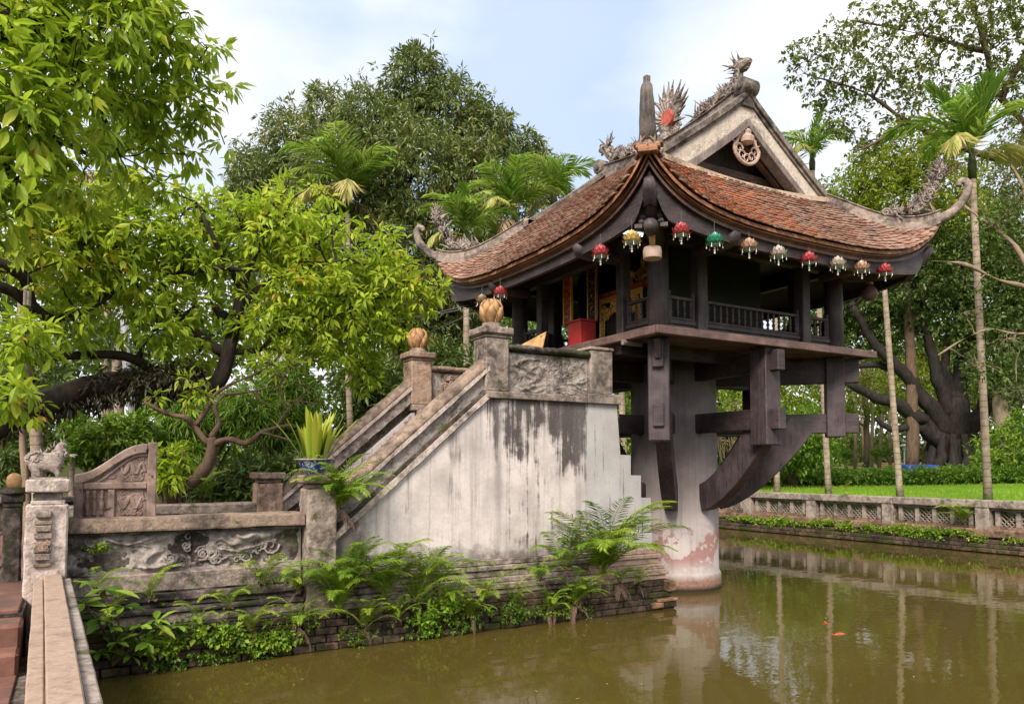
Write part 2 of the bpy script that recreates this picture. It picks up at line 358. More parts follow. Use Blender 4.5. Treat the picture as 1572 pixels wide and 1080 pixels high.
# ------------------------------------------------------------------ geometry helpers
class G:
    def __init__(s): s.v = []; s.f = []
    def add(s, v, f):
        o = len(s.v); s.v += [tuple(p) for p in v]; s.f += [tuple(i + o for i in q) for q in f]; return s
    def box(s, x0, x1, y0, y1, z0, z1):
        return s.add([(x0, y0, z0), (x1, y0, z0), (x1, y1, z0), (x0, y1, z0), (x0, y0, z1), (x1, y0, z1), (x1, y1, z1), (x0, y1, z1)],
                     [(0, 3, 2, 1), (4, 5, 6, 7), (0, 1, 5, 4), (1, 2, 6, 5), (2, 3, 7, 6), (3, 0, 4, 7)])
    def obb(s, c, u, v, w_):
        c, u, v, w_ = Vector(c), Vector(u), Vector(v), Vector(w_)
        p = [c + a * u + b * v + d * w_ for d in (-1, 1) for a, b in ((-1, -1), (1, -1), (1, 1), (-1, 1))]
        return s.add(p, [(0, 3, 2, 1), (4, 5, 6, 7), (0, 1, 5, 4), (1, 2, 6, 5), (2, 3, 7, 6), (3, 0, 4, 7)])
    def beam(s, p, q, wd, ht, up=(0, 0, 1)):
        p, q, up = Vector(p), Vector(q), Vector(up); d = q - p; sd_ = d.cross(up).normalized(); u = sd_.cross(d).normalized()
        return s.obb((p + q) / 2, d / 2, sd_ * wd / 2, u * ht / 2)
    def tube(s, pts, rad, n=8, cap=True, squash=1.0):
        pts = [Vector(p) for p in pts]; k = len(pts)
        if not hasattr(rad, '__len__'): rad = [rad] * k
        V = []; a = None
        for i in range(k):
            t = (pts[min(i + 1, k - 1)] - pts[max(i - 1, 0)]).normalized()
            if a is None: a = t.orthogonal().normalized()
            else: a = (a - t * a.dot(t)); a = a.normalized() if a.length > 1e-6 else t.orthogonal().normalized()
            b = t.cross(a)
            for j in range(n):
                w_ = 2 * PI * j / n; V.append(pts[i] + (a * math.cos(w_) + b * math.sin(w_) * squash) * rad[i])
        Fc = [(i * n + j, i * n + (j + 1) % n, (i + 1) * n + (j + 1) % n, (i + 1) * n + j) for i in range(k - 1) for j in range(n)]
        if cap: Fc += [tuple(range(n))[::-1], tuple((k - 1) * n + j for j in range(n))]
        return s.add(V, Fc)
    def lathe(s, c, prof, n=16, fl=None):
        V = []; c = Vector(c)
        for r, z in prof:
            for j in range(n):
                w_ = 2 * PI * j / n; rr = r * (1 + (fl[1] * abs(math.cos(fl[0] * w_ / 2)) if fl else 0))
                V.append(c + Vector((rr * math.cos(w_), rr * math.sin(w_), z)))
        k = len(prof)
        Fc = [(i * n + j, i * n + (j + 1) % n, (i + 1) * n + (j + 1) % n, (i + 1) * n + j) for i in range(k - 1) for j in range(n)]
        Fc += [tuple(range(n))[::-1], tuple((k - 1) * n + j for j in range(n))]
        return s.add(V, Fc)
    def prism(s, poly, off):
        n = len(poly); p = [Vector(q) for q in poly]; o = Vector(off)
        return s.add(p + [q + o for q in p], [tuple(range(n))[::-1], tuple(range(n, 2 * n))] + [(i, (i + 1) % n, n + (i + 1) % n, n + i) for i in range(n)])
    def strip(s, secs):
        """loft closed sections (lists of points, same count)"""
        n = len(secs[0]); V = [p for q in secs for p in q]; k = len(secs)
        Fc = [(i * n + j, i * n + (j + 1) % n, (i + 1) * n + (j + 1) % n, (i + 1) * n + j) for i in range(k - 1) for j in range(n)]
        Fc += [tuple(range(n))[::-1], tuple((k - 1) * n + j for j in range(n))]
        return s.add(V, Fc)
def bez(pts, n=12):
    """Catmull-Rom through pts"""
    P = [Vector(p) for p in pts]; P = [P[0] * 2 - P[1]] + P + [P[-1] * 2 - P[-2]]; out = []
    for i in range(1, len(P) - 2):
        for k in range(n):
            t = k / n; a, b, c, d = P[i - 1:i + 3]
            out.append(.5 * ((2 * b) + (c - a) * t + (2 * a - 5 * b + 4 * c - d) * t * t + (3 * b - a - 3 * c + d) * t ** 3))
    out.append(P[-2]); return out
def world_loc(p):
    v = Vector((0, 0, 0))
    while p is not None: v = v + p.location; p = p.parent
    return v
def tag(o, label=None, cat=None, group=None, kind=None):
    if label: o['label'] = label
    if cat: o['category'] = cat
    if group: o['group'] = group
    if kind: o['kind'] = kind
    return o
def thing(name, label, cat, loc=(0, 0, 0), group=None, kind=None):
    o = bpy.data.objects.new(name, None); col.objects.link(o); o.location = loc; o.empty_display_size = .2
    return tag(o, label, cat, group, kind)
def link_mesh(name, me, parent=None, loc=None):
    o = bpy.data.objects.new(name, me); col.objects.link(o)
    if parent: o.parent = parent
    if loc is not None: o.location = loc
    return o
def obj(name, g, mat, parent=None, smooth=False, bevel=0, seg=0, amp=0, freq=4, origin=None, bsegs=1):
    """link the accumulated shape as ONE mesh object; vertices are given in world coordinates"""
    off = world_loc(parent) if parent else Vector((0, 0, 0)); off0 = off
    if origin is not None: off = Vector(origin)
    me = bpy.data.meshes.new(name); me.from_pydata([tuple(Vector(p) - off) for p in g.v], [], g.f)
    if bevel or seg or amp:
        bm = bmesh.new(); bm.from_mesh(me)
        if bevel:
            bmesh.ops.remove_doubles(bm, verts=bm.verts, dist=1e-5)
            es = [e for e in bm.edges if len(e.link_faces) == 2 and e.calc_face_angle(0) > .6]
            bmesh.ops.bevel(bm, geom=es, offset=bevel, segments=bsegs, affect='EDGES', profile=.6)
        if seg:
            for _ in range(5):
                es = [e for e in bm.edges if e.calc_length() > seg]
                if not es or len(bm.verts) > 30000: break
                bmesh.ops.subdivide_edges(bm, edges=es, cuts=1, use_grid_fill=True)
        if amp:
            bm.normal_update()
            for v in bm.verts:
                q = (v.co + off) * freq
                v.co += v.normal * (mn.noise(q) * amp + mn.noise(q * 3.1) * amp * .45)
        bm.to_mesh(me); bm.free()
    if smooth: me.polygons.foreach_set('use_smooth', [True] * len(me.polygons))
    me.materials.append(M[mat] if isinstance(mat, str) else mat)
    return link_mesh(name, me, parent, None if origin is None else off - off0)
def mesh_np(name, V, Fc, mat, parent=None, tint=None, smooth=False, off=None, link=True):
    """fast mesh from numpy arrays; Fc is (n,3) or (n,4)"""
    V = np.asarray(V, np.float32).reshape(-1, 3)
    if off is None: off = world_loc(parent) if parent else Vector((0, 0, 0))
    V = V - np.array(off, np.float32); Fc = np.asarray(Fc, np.int32); k = Fc.shape[1]; n = len(Fc)
    me = bpy.data.meshes.new(name); me.vertices.add(len(V)); me.vertices.foreach_set('co', V.ravel())
    me.loops.add(n * k); me.loops.foreach_set('vertex_index', Fc.ravel())
    me.polygons.add(n); me.polygons.foreach_set('loop_start', np.arange(0, n * k, k, dtype=np.int32))
    if smooth: me.polygons.foreach_set('use_smooth', np.ones(n, bool))
    if tint is not None:
        a = me.attributes.new('tint', 'FLOAT', 'POINT'); a.data.foreach_set('value', np.asarray(tint, np.float32))
    me.update(calc_edges=True); me.materials.append(M[mat] if isinstance(mat, str) else mat)
    return link_mesh(name, me, parent) if link else me
def copy_part(src, parent, loc=None, rot=None, scale=None):
    c = src.copy(); col.objects.link(c); c.parent = parent
    if loc is not None: c.location = loc
    if rot is not None: c.rotation_euler = rot
    if scale is not None: c.scale = scale if hasattr(scale, '__len__') else (scale,) * 3
    return c
def copy_tree(root, loc, rotz=0, label=None, scale=1.0):
    r = root.copy(); col.objects.link(r); r.location = loc; r.rotation_euler = (0, 0, rotz); r.scale = (scale,) * 3
    if label: r['label'] = label
    for ch in list(root.children):
        c = ch.copy(); col.objects.link(c); c.parent = r
        for g_ in ch.children:
            d = g_.copy(); col.objects.link(d); d.parent = c
    return r

# leaves: arrays of base points, directions, normals
def leaf_arrays(P, D, L_, W_, fold=.18, NRM=None, six=False):
    n = len(P); D = D / (np.linalg.norm(D, axis=1, keepdims=True) + 1e-9)
    up = NR.normal(size=(n, 3)) * .45 + np.array([0, 0, 1.]) if NRM is None else NRM
    S = np.cross(D, up); S /= (np.linalg.norm(S, axis=1, keepdims=True) + 1e-9); U = np.cross(S, D)
    L_ = np.broadcast_to(np.asarray(L_), (n,))[:, None]; W_ = np.broadcast_to(np.asarray(W_), (n,))[:, None]
    mid = P + D * L_ * .42
    a = mid + S * W_ * .5 + U * W_ * fold; b = mid - S * W_ * .5 + U * W_ * fold; tip = P + D * L_ - U * L_ * .10
    V = np.stack([P, a, tip, b], 1).reshape(-1, 3); i = np.arange(n)[:, None] * 4
    Fc = np.concatenate([i + [[0, 1, 2]], i + [[0, 2, 3]]], 0)
    return V, Fc
def cloud(blobs, n_cl, k, L_, W_, droop=.3, spread=1.0, hollow=.5, seed=0, jit=.16):
    """leaf whorls through ellipsoid blobs [(centre, (rx,ry,rz))]; returns V, F, tint, clump centres, leaf P/D"""
    rs = np.random.RandomState(seed + 11)
    vol = np.array([b[1][0] * b[1][1] * b[1][2] for b in blobs]) ** .72; vol /= vol.sum()
    C = []; O = []; T = []
    for (c, r), q in zip(blobs, vol):
        m = max(3, int(n_cl * q)); d = rs.normal(size=(m, 3)); d /= np.linalg.norm(d, axis=1, keepdims=True)
        rr = rs.uniform(hollow ** 3, 1, m) ** (1 / 3.) * (1 + jit * rs.normal(size=m))
        C.append(np.array(c) + d * rr[:, None] * np.array(r)); O.append(d); T.append(np.full(m, rs.uniform(-.1, .1)) + .10 * rs.normal(size=m) + .07 * d[:, 2])
    C = np.concatenate(C); O = np.concatenate(O); T = np.concatenate(T); m = len(C)
    P = np.repeat(C, k, 0); Dn = rs.normal(size=(m * k, 3)); Dn /= np.linalg.norm(Dn, axis=1, keepdims=True)
    D = Dn * spread + np.repeat(O, k, 0) * .55; D[:, 2] -= droop
    P = P + Dn * L_ * rs.uniform(.0, .35, (m * k, 1))
    ll = L_ * rs.uniform(.42, 1.28, m * k); V, Fc = leaf_arrays(P, D, ll, W_ * ll / L_)
    tint = np.clip(.5 + np.repeat(T, k) + rs.normal(size=m * k) * .13, 0, 1.1)
    return V, Fc, np.repeat(tint, 4), C, (P, D, ll)
def foliage(name, parent, mat, blobs, n_cl, k, L_, W_, stuff=True, **kw):
    V, Fc, t, C, pd = cloud(blobs, n_cl, k, L_, W_, **kw)
    o = mesh_np(name, V, Fc, mat, parent, t)
    return o, C, pd
def pxblobs(lst, jit=0.35):
    """[(px, py, depth, radius_px[, depth_factor])] -> ellipsoids in metres"""
    out = []
    for b in lst:
        px, py, d, r = b[:4]; fx = b[4] if len(b) > 4 else 1.0; rm = r * d / F_PX
        out.append((at(px, py, d), (rm * fx, rm * fx, rm)))
    return out
def wander(a, b, n=6, amp=.08, sag=0, seed=0):
    rr = random.Random(seed); a, b = Vector(a), Vector(b); ln = (b - a).length
    pts = []
    for i in range(n + 1):
        t = i / n; p = a.lerp(b, t); k = math.sin(PI * t)
        p += Vector((rr.uniform(-1, 1), rr.uniform(-1, 1), rr.uniform(-1, 1))) * amp * ln * k * .6; p.z += sag * ln * k
        pts.append(p)
    return bez(pts, 3)
def branches(g, nodes, targets, r0, r1, seed=0, n=6, amp=.12, sag=.08):
    for i, t in enumerate(targets):
        t = Vector(t); b = min(nodes, key=lambda q: (Vector(q[0]) - t).length + (0.6 * max(0, q[0][2] - t.z)))
        p0, rr = Vector(b[0]), b[1]; pts = wander(p0, t, n, amp, sag, seed + i); k = len(pts)
        ra = min(rr * .7, r0); g.tube(pts, [ra + (r1 - ra) * j / (k - 1) for j in range(k)], 5, False)

# ------------------------------------------------------------------ SETTING: ground, water
def axis(lo, hi, cuts, step):
    s = set(np.round(np.arange(lo, hi + .01, step), 3)); s |= set(cuts); return sorted(s)
PX0, PX1, PY0, PY1 = -5.64, 10.85, -14.0, 15.0
def land_z(x, y):
    if x > PX1: return .98 + max(0, x - PX1 - 1.5) * .021 + .04 * mn.noise(Vector((x * .3, y * .3, 0)))
    if y > PY1: return .9 + (y - PY1) * .02
    if x < -5 and y < 3.3: return .1
    return .62 + .05 * mn.noise(Vector((x * .4, y * .4, 0)))
def ground():
    far = [-140, -110, -85, -65, -50, -38, -28, -20]
    xs = sorted(far + list(np.arange(-14, 26, .5)) + [PX0 - .02, PX0, PX1, PX1 + .02, -3.42, -3.4] + [28, 31, 34, 38, 42, 46, 50, 55, 60, 68, 80, 100, 140])
    ys = sorted([-140, -100, -70, -50, -35, -25, -18] + list(np.arange(-15, 24, .5)) + [PY0 - .02, PY1 + .02, 3.3, 3.32] + [26, 29, 33, 38, 44, 50, 60, 75, 100, 140])
    V = []; nx = len(xs)
    for y in ys:
        for x in xs:
            inp = PX0 < x < PX1 + .01 and PY0 <= y <= PY1
            if x < -3.41 and y > 3.31: inp = False
            V.append((x, y, -.7 if inp else land_z(x, y)))
    Fc = [(j * nx + i, j * nx + i + 1, (j + 1) * nx + i + 1, (j + 1) * nx + i) for j in range(len(ys) - 1) for i in range(nx - 1)]
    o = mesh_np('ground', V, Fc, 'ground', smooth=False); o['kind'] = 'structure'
ground()
g = G(); g.add([(-5.72, -14.2, 0), (11, -14.2, 0), (11, 15.2, 0), (-5.72, 15.2, 0)], [(0, 1, 2, 3)])
obj('water', g, 'water')['kind'] = 'structure'
# ------------------------------------------------------------------ PAGODA
HC, HH, HG = 1.92, 2.57, 1.54          # centre, eave half-width, gable half-width
PH = [(0, 6.50), (.5, 6.18), (1.0, 5.84), (1.54, 5.43), (1.75, 5.235), (2.1, 4.88), (2.35, 4.65), (2.57, 4.45), (2.75, 4.29)]
def Pz(h):
    for (a, za), (b, zb) in zip(PH, PH[1:]):
        if h <= b: return za + (zb - za) * (h - a) / (b - a)
    return PH[-1][1]
def roof_z(a, h):
    v = min(1.2, max(0, (h - HG) / (HH - HG))); return Pz(h) + (.35 * (abs(a) / HH) ** 3 + .26 * (abs(a) / HH) ** 8) * v ** .5
# faces: outward unit o, along unit l
FACES = {'side': (Vector((0, -1, 0)), Vector((1, 0, 0))), 'front': (Vector((-1, 0, 0)), Vector((0, -1, 0))),
         'back': (Vector((1, 0, 0)), Vector((0, 1, 0))), 'rear': (Vector((0, 1, 0)), Vector((-1, 0, 0)))}
CEN = Vector((HC, HC, 0))
def fp(face, a, h, z): o, l = FACES[face]; return CEN + o * h + l * a + Vector((0, 0, z))
pag = thing('pagoda', 'dark timber pagoda with curved tiled roof standing on one pillar in the pond', 'pagoda', (HC, HC, 0))
# roof deck under the tiles
g = G()
for f in FACES:
    skirt = f in ('side', 'rear')
    hs_ = [HG - .1, 1.75, 1.95, 2.1, 2.25, 2.35, 2.47, 2.57] if skirt else [0.0, .3, .6, .9, 1.2, 1.54, 1.75, 1.95, 2.1, 2.25, 2.35, 2.47, 2.57]
    n = 24
    top = []; bot = []
    for h in hs_:
        lim = h if h > HG else (HG if not skirt else h)
        top.append([fp(f, -lim + 2 * lim * i / n, h, roof_z(-lim + 2 * lim * i / n, h) - .02) for i in range(n + 1)])
        bot.append([p - Vector((0, 0, .07)) for p in top[-1]])
    for rows, flip in ((top, False), (bot, True)):
        V = [p for r in rows for p in r]; m = n + 1
        g.add(V, [((j * m + i), (j * m + i + 1), ((j + 1) * m + i + 1), ((j + 1) * m + i)) for j in range(len(rows) - 1) for i in range(n)])
roof = obj('roof', g, 'wood_deep', pag)
# tiles
tv = []
TW, TE = .112, .0585
tile_g = G(); 
def tile_verts(f, a, h, jit):
    o, l = FACES[f]; z0 = roof_z(a, h); z1 = roof_z(a, h - .11)
    up = (fp(f, a, h - .11, z1) - fp(f, a, h, z0)); up.normalize(); la = (fp(f, a + .05, h, roof_z(a + .05, h)) - fp(f, a - .05, h, roof_z(a - .05, h))).normalized()
    nr = la.cross(up).normalized(); nr = nr if nr.z > 0 else -nr
    c = fp(f, a, h, z0) + nr * (.016 + jit[0]) + la * jit[1]
    return c, la, up, nr
def tile_mesh():
    # a flat clay tile with a rounded, slightly raised nose; local x along eave, y up the slope, z out
    w2, ln, th = .052, .125, .016
    prof = [(-w2, ln), (-w2, .012), (-w2 * .6, -.006), (0, -.013), (w2 * .6, -.006), (w2, .012), (w2, ln)]
    V = []
    for zz in (0, 1):
        for x, y in prof:
            base = .017 - .028 * (y + .013) / (ln + .013)
            V.append((x, y, base + (th if zz else 0)))
    n = len(prof)
    return V, [tuple(range(n))[::-1], tuple(range(n, 2 * n))] + [(i, (i + 1) % n, n + (i + 1) % n, n + i) for i in range(n)]
TV, TF = tile_mesh()
me_tile = bpy.data.meshes.new('tile'); me_tile.from_pydata(TV, [], TF); me_tile.materials.append(M['tile'])
rt = random.Random(3); cand = []
for f in FACES:
    skirt = f in ('side', 'rear'); h = HH + .03; row = 0
    while h > (HG + .03 if skirt else .05):
        lim = h if h > HG else HG
        k = int(2 * lim / TW); 
        for i in range(-1, k + 2):
            a = (i - k / 2) * TW + (TW / 2 if row % 2 else 0)
            if abs(a) > lim - (.02 if h > HG else .0): continue
            cand.append((f, a, h, (rt.uniform(-.003, .004), rt.uniform(-.006, .006)), rt.gauss(0, .035), rt.gauss(0, .006)))
        h -= TE; row += 1
def tile_frame(c_):
    f, a, h, jit, yaw, dh = c_; c, la, up, nr = tile_verts(f, a, h + dh, jit)
    x = (la * math.cos(yaw) + up * math.sin(yaw)).normalized(); y = nr.cross(x).normalized(); nr2 = x.cross(y)
    if y.dot(up) < 0: x = -x; y = nr2.cross(x)
    return c, x, y, x.cross(y)
vis = sorted([c for c in cand if c[0] in ('side', 'front') and c[2] > 1.7], key=lambda c: (fp(c[0], c[1], c[2], 4.6) - CAM).length)
keep = set(id(c) for c in vis[:298]); 
big = G()
for c_ in cand:
    c, x, y, z = tile_frame(c_)
    if id(c_) in keep:
        o = bpy.data.objects.new('tile', me_tile); col.objects.link(o); o.parent = roof
        o.matrix_local = Matrix.Translation(c - Vector((HC, HC, 0))) @ Matrix((x, y, z)).transposed().to_4x4()
    else:
        if c_[0] in ('rear', 'back') and c_[2] < 2.3: continue
        big.add([c + x * p[0] + y * p[1] + z * p[2] for p in TV], TF)
o = obj('tile_field', big, 'tile', roof); o['kind'] = 'stuff'
# eave mouldings that follow the curve of the tiles: three stepped strips, then the deep dark board
def eave_strip(f, off_h, z_top, z_bot, thick, n=56, zb_fn=None):
    secs = []
    for i in range(n + 1):
        t = -1 + 2 * i / n; h = HH + off_h; a = t * h; zt = roof_z(a, HH) + z_top; zb = zb_fn(a) if zb_fn else roof_z(a, HH) + z_bot
        o_, l = FACES[f]; p = fp(f, a, h, 0); q = fp(f, t * (h - thick), h - thick, 0)
        secs.append([Vector((p.x, p.y, zt)), Vector((p.x, p.y, zb)), Vector((q.x, q.y, zb)), Vector((q.x, q.y, zt))])
    return G().strip(secs)
for f in FACES:
    obj('eave_moulding', eave_strip(f, .015, -.01, -.052, .05), 'wood_eave', pag)
    obj('eave_moulding', eave_strip(f, -.02, -.054, -.095, .05), 'wood_eave', pag)
    obj('eave_moulding', eave_strip(f, -.05, -.097, -.14, .05), 'wood_red', pag)
    obj('eave_board', eave_strip(f, -.10, -.13, 0, .06, zb_fn=lambda a: 4.20 + .20 * (abs(a) / HH) ** 3 + max(0, min(1, (abs(a) - 2.22) / .25)) ** 1.3 * .38), 'wood_h', pag)
# soffit from the board in to the wall plate
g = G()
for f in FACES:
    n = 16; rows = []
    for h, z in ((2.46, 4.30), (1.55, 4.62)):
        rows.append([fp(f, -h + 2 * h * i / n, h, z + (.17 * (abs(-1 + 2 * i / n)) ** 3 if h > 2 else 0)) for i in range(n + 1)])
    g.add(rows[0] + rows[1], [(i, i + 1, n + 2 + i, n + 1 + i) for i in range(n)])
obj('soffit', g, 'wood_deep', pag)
for sx, sy in ((-1, -1), (1, -1), (-1, 1), (1, 1)):
    Bq = lambda h, z: CEN + Vector((sx, sy, 0)) * h + Vector((0, 0, z))
    obj('hip_rafter', G().tube(bez([Bq(1.5, 4.42), Bq(2.0, 4.40), Bq(2.3, 4.48), Bq(2.5, 4.72)], 4), [.10, .10, .10, .10, .10, .10, .10, .10, .095, .09, .085, .075, .05], 8), 'wood', pag, True)
# purlin ends poking out below the boards
for f, aa in (('side', (-1.25, .98)), ('front', (-.9, 1.2))):
    for a in aa:
        z = 4.28; pts = [fp(f, a, h, z + zz) for h, zz in ((1.9, -.02), (2.3, -.01), (2.45, .02), (2.53, .07))]
        obj('purlin_end', G().tube(pts, [.075, .09, .10, .045], 10), 'wood', pag, True)
# hip ridges with curled tips; main ridge; gable rakes
def ridge_z(h): return roof_z(h, h)
def sect(p, d, wd, ht, zb):
    d = Vector(d); d.z = 0; s_ = Vector((-d.y, d.x, 0)).normalized(); u = Vector((0, 0, 1))
    return [p + s_ * wd * .5 + u * zb, p + s_ * wd * .5 + u * (ht * .38), p + s_ * wd * .36 + u * (ht * .42), p + s_ * wd * .36 + u * ht * .86, p + s_ * wd * .5 + u * ht * .9, p + s_ * wd * .42 + u * ht,
            p - s_ * wd * .42 + u * ht, p - s_ * wd * .5 + u * ht * .9, p - s_ * wd * .36 + u * ht * .86, p - s_ * wd * .36 + u * (ht * .42), p - s_ * wd * .5 + u * (ht * .38), p - s_ * wd * .5 + u * zb]
hips = []
for sx, sy in ((-1, -1), (1, -1), (-1, 1), (1, 1)):
    d = Vector((sx, sy, 0)); secs = []
    hz = [h for h in np.linspace(1.50, 2.58, 22)]
    for h in hz: secs.append(sect(CEN + d * h + Vector((0, 0, ridge_z(h))), d, .16, .17, -.03))
    hp = obj('hip_ridge', G().strip(secs), 'stone', pag, bevel=.004); hips.append(hp)
    near = (sx, sy) == (-1, -1)
    dd = d.normalized()
    base = CEN + d * 2.52 + Vector((0, 0, ridge_z(2.52) + .06))
    rr = [(0, 0), (.16, .05), (.30, .14), (.42, .27), (.50, .42), (.52, .55), (.47, .62), (.40, .60), (.385, .54)]
    pts = bez([base + dd * x * .86 + Vector((0, 0, z * .84)) for x, z in rr], 4); k = len(pts)
    rad = [.088 - .045 * (i / (k - 1)) ** .8 for i in range(k)]
    if near:
        # the near tip is the tall bare horn seen head-on
        pts = bez([base + dd * x + Vector((0, 0, z)) for x, z in ((-.05, -.02), (.06, .08), (.12, .22), (.15, .36), (.155, .48), (.13, .54))], 4); k = len(pts)
        rad = [.088 - .045 * (i / (k - 1)) ** 1.3 for i in range(k)]
        gg = G().tube(pts, rad, 10, squash=1.15)
        hn = obj('ridge_horn', gg, 'wood_horn', hp, True, amp=.008, freq=9)
        obj('horn_peg', G().box(-.03 + pts[-1].x, .03 + pts[-1].x, -.03 + pts[-1].y, .03 + pts[-1].y, pts[-1].z - .05, pts[-1].z + .09), 'wood_horn', hp, bevel=.008)
        for i, (hh, zz, ww) in enumerate(((2.50, .03, .30), (2.535, -.02, .25), (2.56, -.075, .20))):
            p = CEN + d * hh + Vector((0, 0, ridge_z(2.55) + zz)); s_ = Vector((1, -1, 0)).normalized()
            gg = G().obb(p, s_ * ww / 2, dd * .06, Vector((0, 0, .028))); obj('horn_base', gg, ('wood_red', 'wood_eave', 'wood_eave')[i], hp, bevel=.008)
    else:
        obj('ridge_curl', G().tube(pts, rad, 10, squash=.8), 'stone', hp, True, amp=.006, freq=12)
def spikes(g, c, ax, n, ln, rad, rr, spread=.8, bend=.3):
    ax = Vector(ax).normalized()
    for i in range(n):
        d = (ax + Vector((rr.uniform(-1, 1), rr.uniform(-1, 1), rr.uniform(-1, 1))) * spread).normalized(); l_ = ln * rr.uniform(.6, 1.2)
        c0 = Vector(c) + Vector((rr.uniform(-1, 1), rr.uniform(-1, 1), rr.uniform(-1, 1))) * rad * .6
        side = d.cross(Vector((rr.uniform(-1, 1), rr.uniform(-1, 1), .2))).normalized()
        g.tube(bez([c0, c0 + d * l_ * .5 + side * l_ * bend * .3, c0 + d * l_ + side * l_ * bend], 3), [rad * .42, rad * .42, rad * .36, rad * .3, rad * .22, rad * .12, .003], 5)
def scroll(g, c, u, v, r, turns, th, n=18, lift=None):
    c, u, v = Vector(c), Vector(u), Vector(v); pts = []
    for i in range(n):
        t = i / (n - 1); a = t * turns * 2 * PI; q = r * (1 - .8 * t); pts.append(c + u * math.cos(a) * q + v * math.sin(a) * q)
    g.tube(pts, [th * (1 - .5 * i / n) for i in range(n)], 5)
def dragon(name, path, r0, parent, mat='dragon', seed=0, headdir=None, flip=1):
    """long bodied ridge dragon: sinuous body, back fins, horned head with mane, curled tail"""
    rr = random.Random(seed); pts = bez(path, 6); k = len(pts); g = G()
    g.tube(pts, [r0 * (.35 + .9 * math.sin(PI * min(1, .12 + .8 * i / k))) for i in range(k)], 8)
    up = Vector((0, 0, 1))
    for i in range(2, k - 2):
        p = pts[i]; t = (pts[i + 1] - pts[i - 1]).normalized(); n_ = (up - t * up.dot(t)); n_ = n_.normalized() if n_.length > .05 else up
        g.tube([p + n_ * r0 * .6, p + n_ * r0 * 1.5 - t * r0 * .4, p + n_ * r0 * 2.3 - t * r0 * 1.0], [r0 * .5, r0 * .32, .003], 4)
    o = obj(name, g, mat, parent, False, amp=.008, freq=22)
    g = G()
    for i in range(2, k - 2):
        t = (pts[i + 1] - pts[i - 1]).normalized()
        spikes(g, pts[i], up * .7 - t * .9 + Vector((rr.uniform(-1, 1), 0, 0)) * .8, 3, r0 * 2.4, r0 * .7, rr, .6, .5)
        if i % 2: scroll(g, pts[i] + Vector((-r0, 0, -r0 * .3)), (0, 1, 0), (0, 0, 1), r0 * .8, 1.5, r0 * .25)
    obj('dragon_scales', g, mat, o)
    h = pts[-1]; t = Vector(headdir).normalized() if headdir else (pts[-1] - pts[-3]).normalized()
    g = G(); g.tube([h - t * r0, h + t * r0 * .6, h + t * r0 * 1.8, h + t * r0 * 2.8 - up * r0 * .3], [r0 * 1.2, r0 * 1.5, r0 * 1.1, r0 * .5], 8)
    g.tube([h + t * r0 * .8 - up * r0 * .7, h + t * r0 * 2.2 - up * r0 * 1.5], [r0 * .6, r0 * .25], 6)
    spikes(g, h - t * r0 * .5 + up * r0 * .5, up * .9 - t * .8, 13, r0 * 3.4, r0 * .75, rr, .65)
    for s_ in (-1, 1):
        sd_ = t.cross(up).normalized() * s_; scroll(g, h + t * r0 * .9 + sd_ * r0 + up * r0 * .5, t, up, r0 * .6, 1.5, r0 * .22)
    obj('dragon_head', g, mat, o, False, amp=.006, freq=25); g = G()
    spikes(g, pts[1], up * .8 - (pts[3] - pts[0]).normalized() * .6, 8, r0 * 3.6, r0 * .7, rr, .55, .6)
    obj('dragon_tail', g, mat, o)
    return o
for (sx, sy), hp, sd_ in zip(((-1, -1), (1, -1), (-1, 1), (1, 1)), hips, (1, 2, 3, 4)):
    if sd_ == 1: continue
    d = Vector((sx, sy, 0)); B = lambda h, z: CEN + d * h + Vector((0, 0, ridge_z(min(h, 2.55)) + .17 + z))
    g = G(); rr = random.Random(sd_ * 5)
    pth = bez([B(2.10, .02), B(2.25, .05), B(2.38, .09), B(2.46, .20), B(2.53, .36), B(2.60, .50), B(2.60, .62)], 4); k = len(pth)
    g.tube(pth, [.035 + .03 * math.sin(PI * (.25 + .7 * i / k)) for i in range(k)], 8)
    for i in range(1, k - 1, 1):
        spikes(g, pth[i], (pth[i] - pth[i - 1]).normalized() - d.normalized() * .5 + Vector((0, 0, .2)), 7, .17, .06, rr, .75, .5)
    for i in range(20):
        q = pth[int(i * (k - 1) / 20)]; s_ = Vector((-d.y, d.x, 0)).normalized()
        scroll(g, q + s_ * .065 * (1 if i % 2 else -1), d.normalized(), (0, 0, 1), .055, 1.6, .018)
    spikes(g, pth[-1], (0, 0, 1), 7, .16, .03, rr, .5)
    obj('hip_dragon', g, 'dragon', hp, False, amp=.006, freq=25)
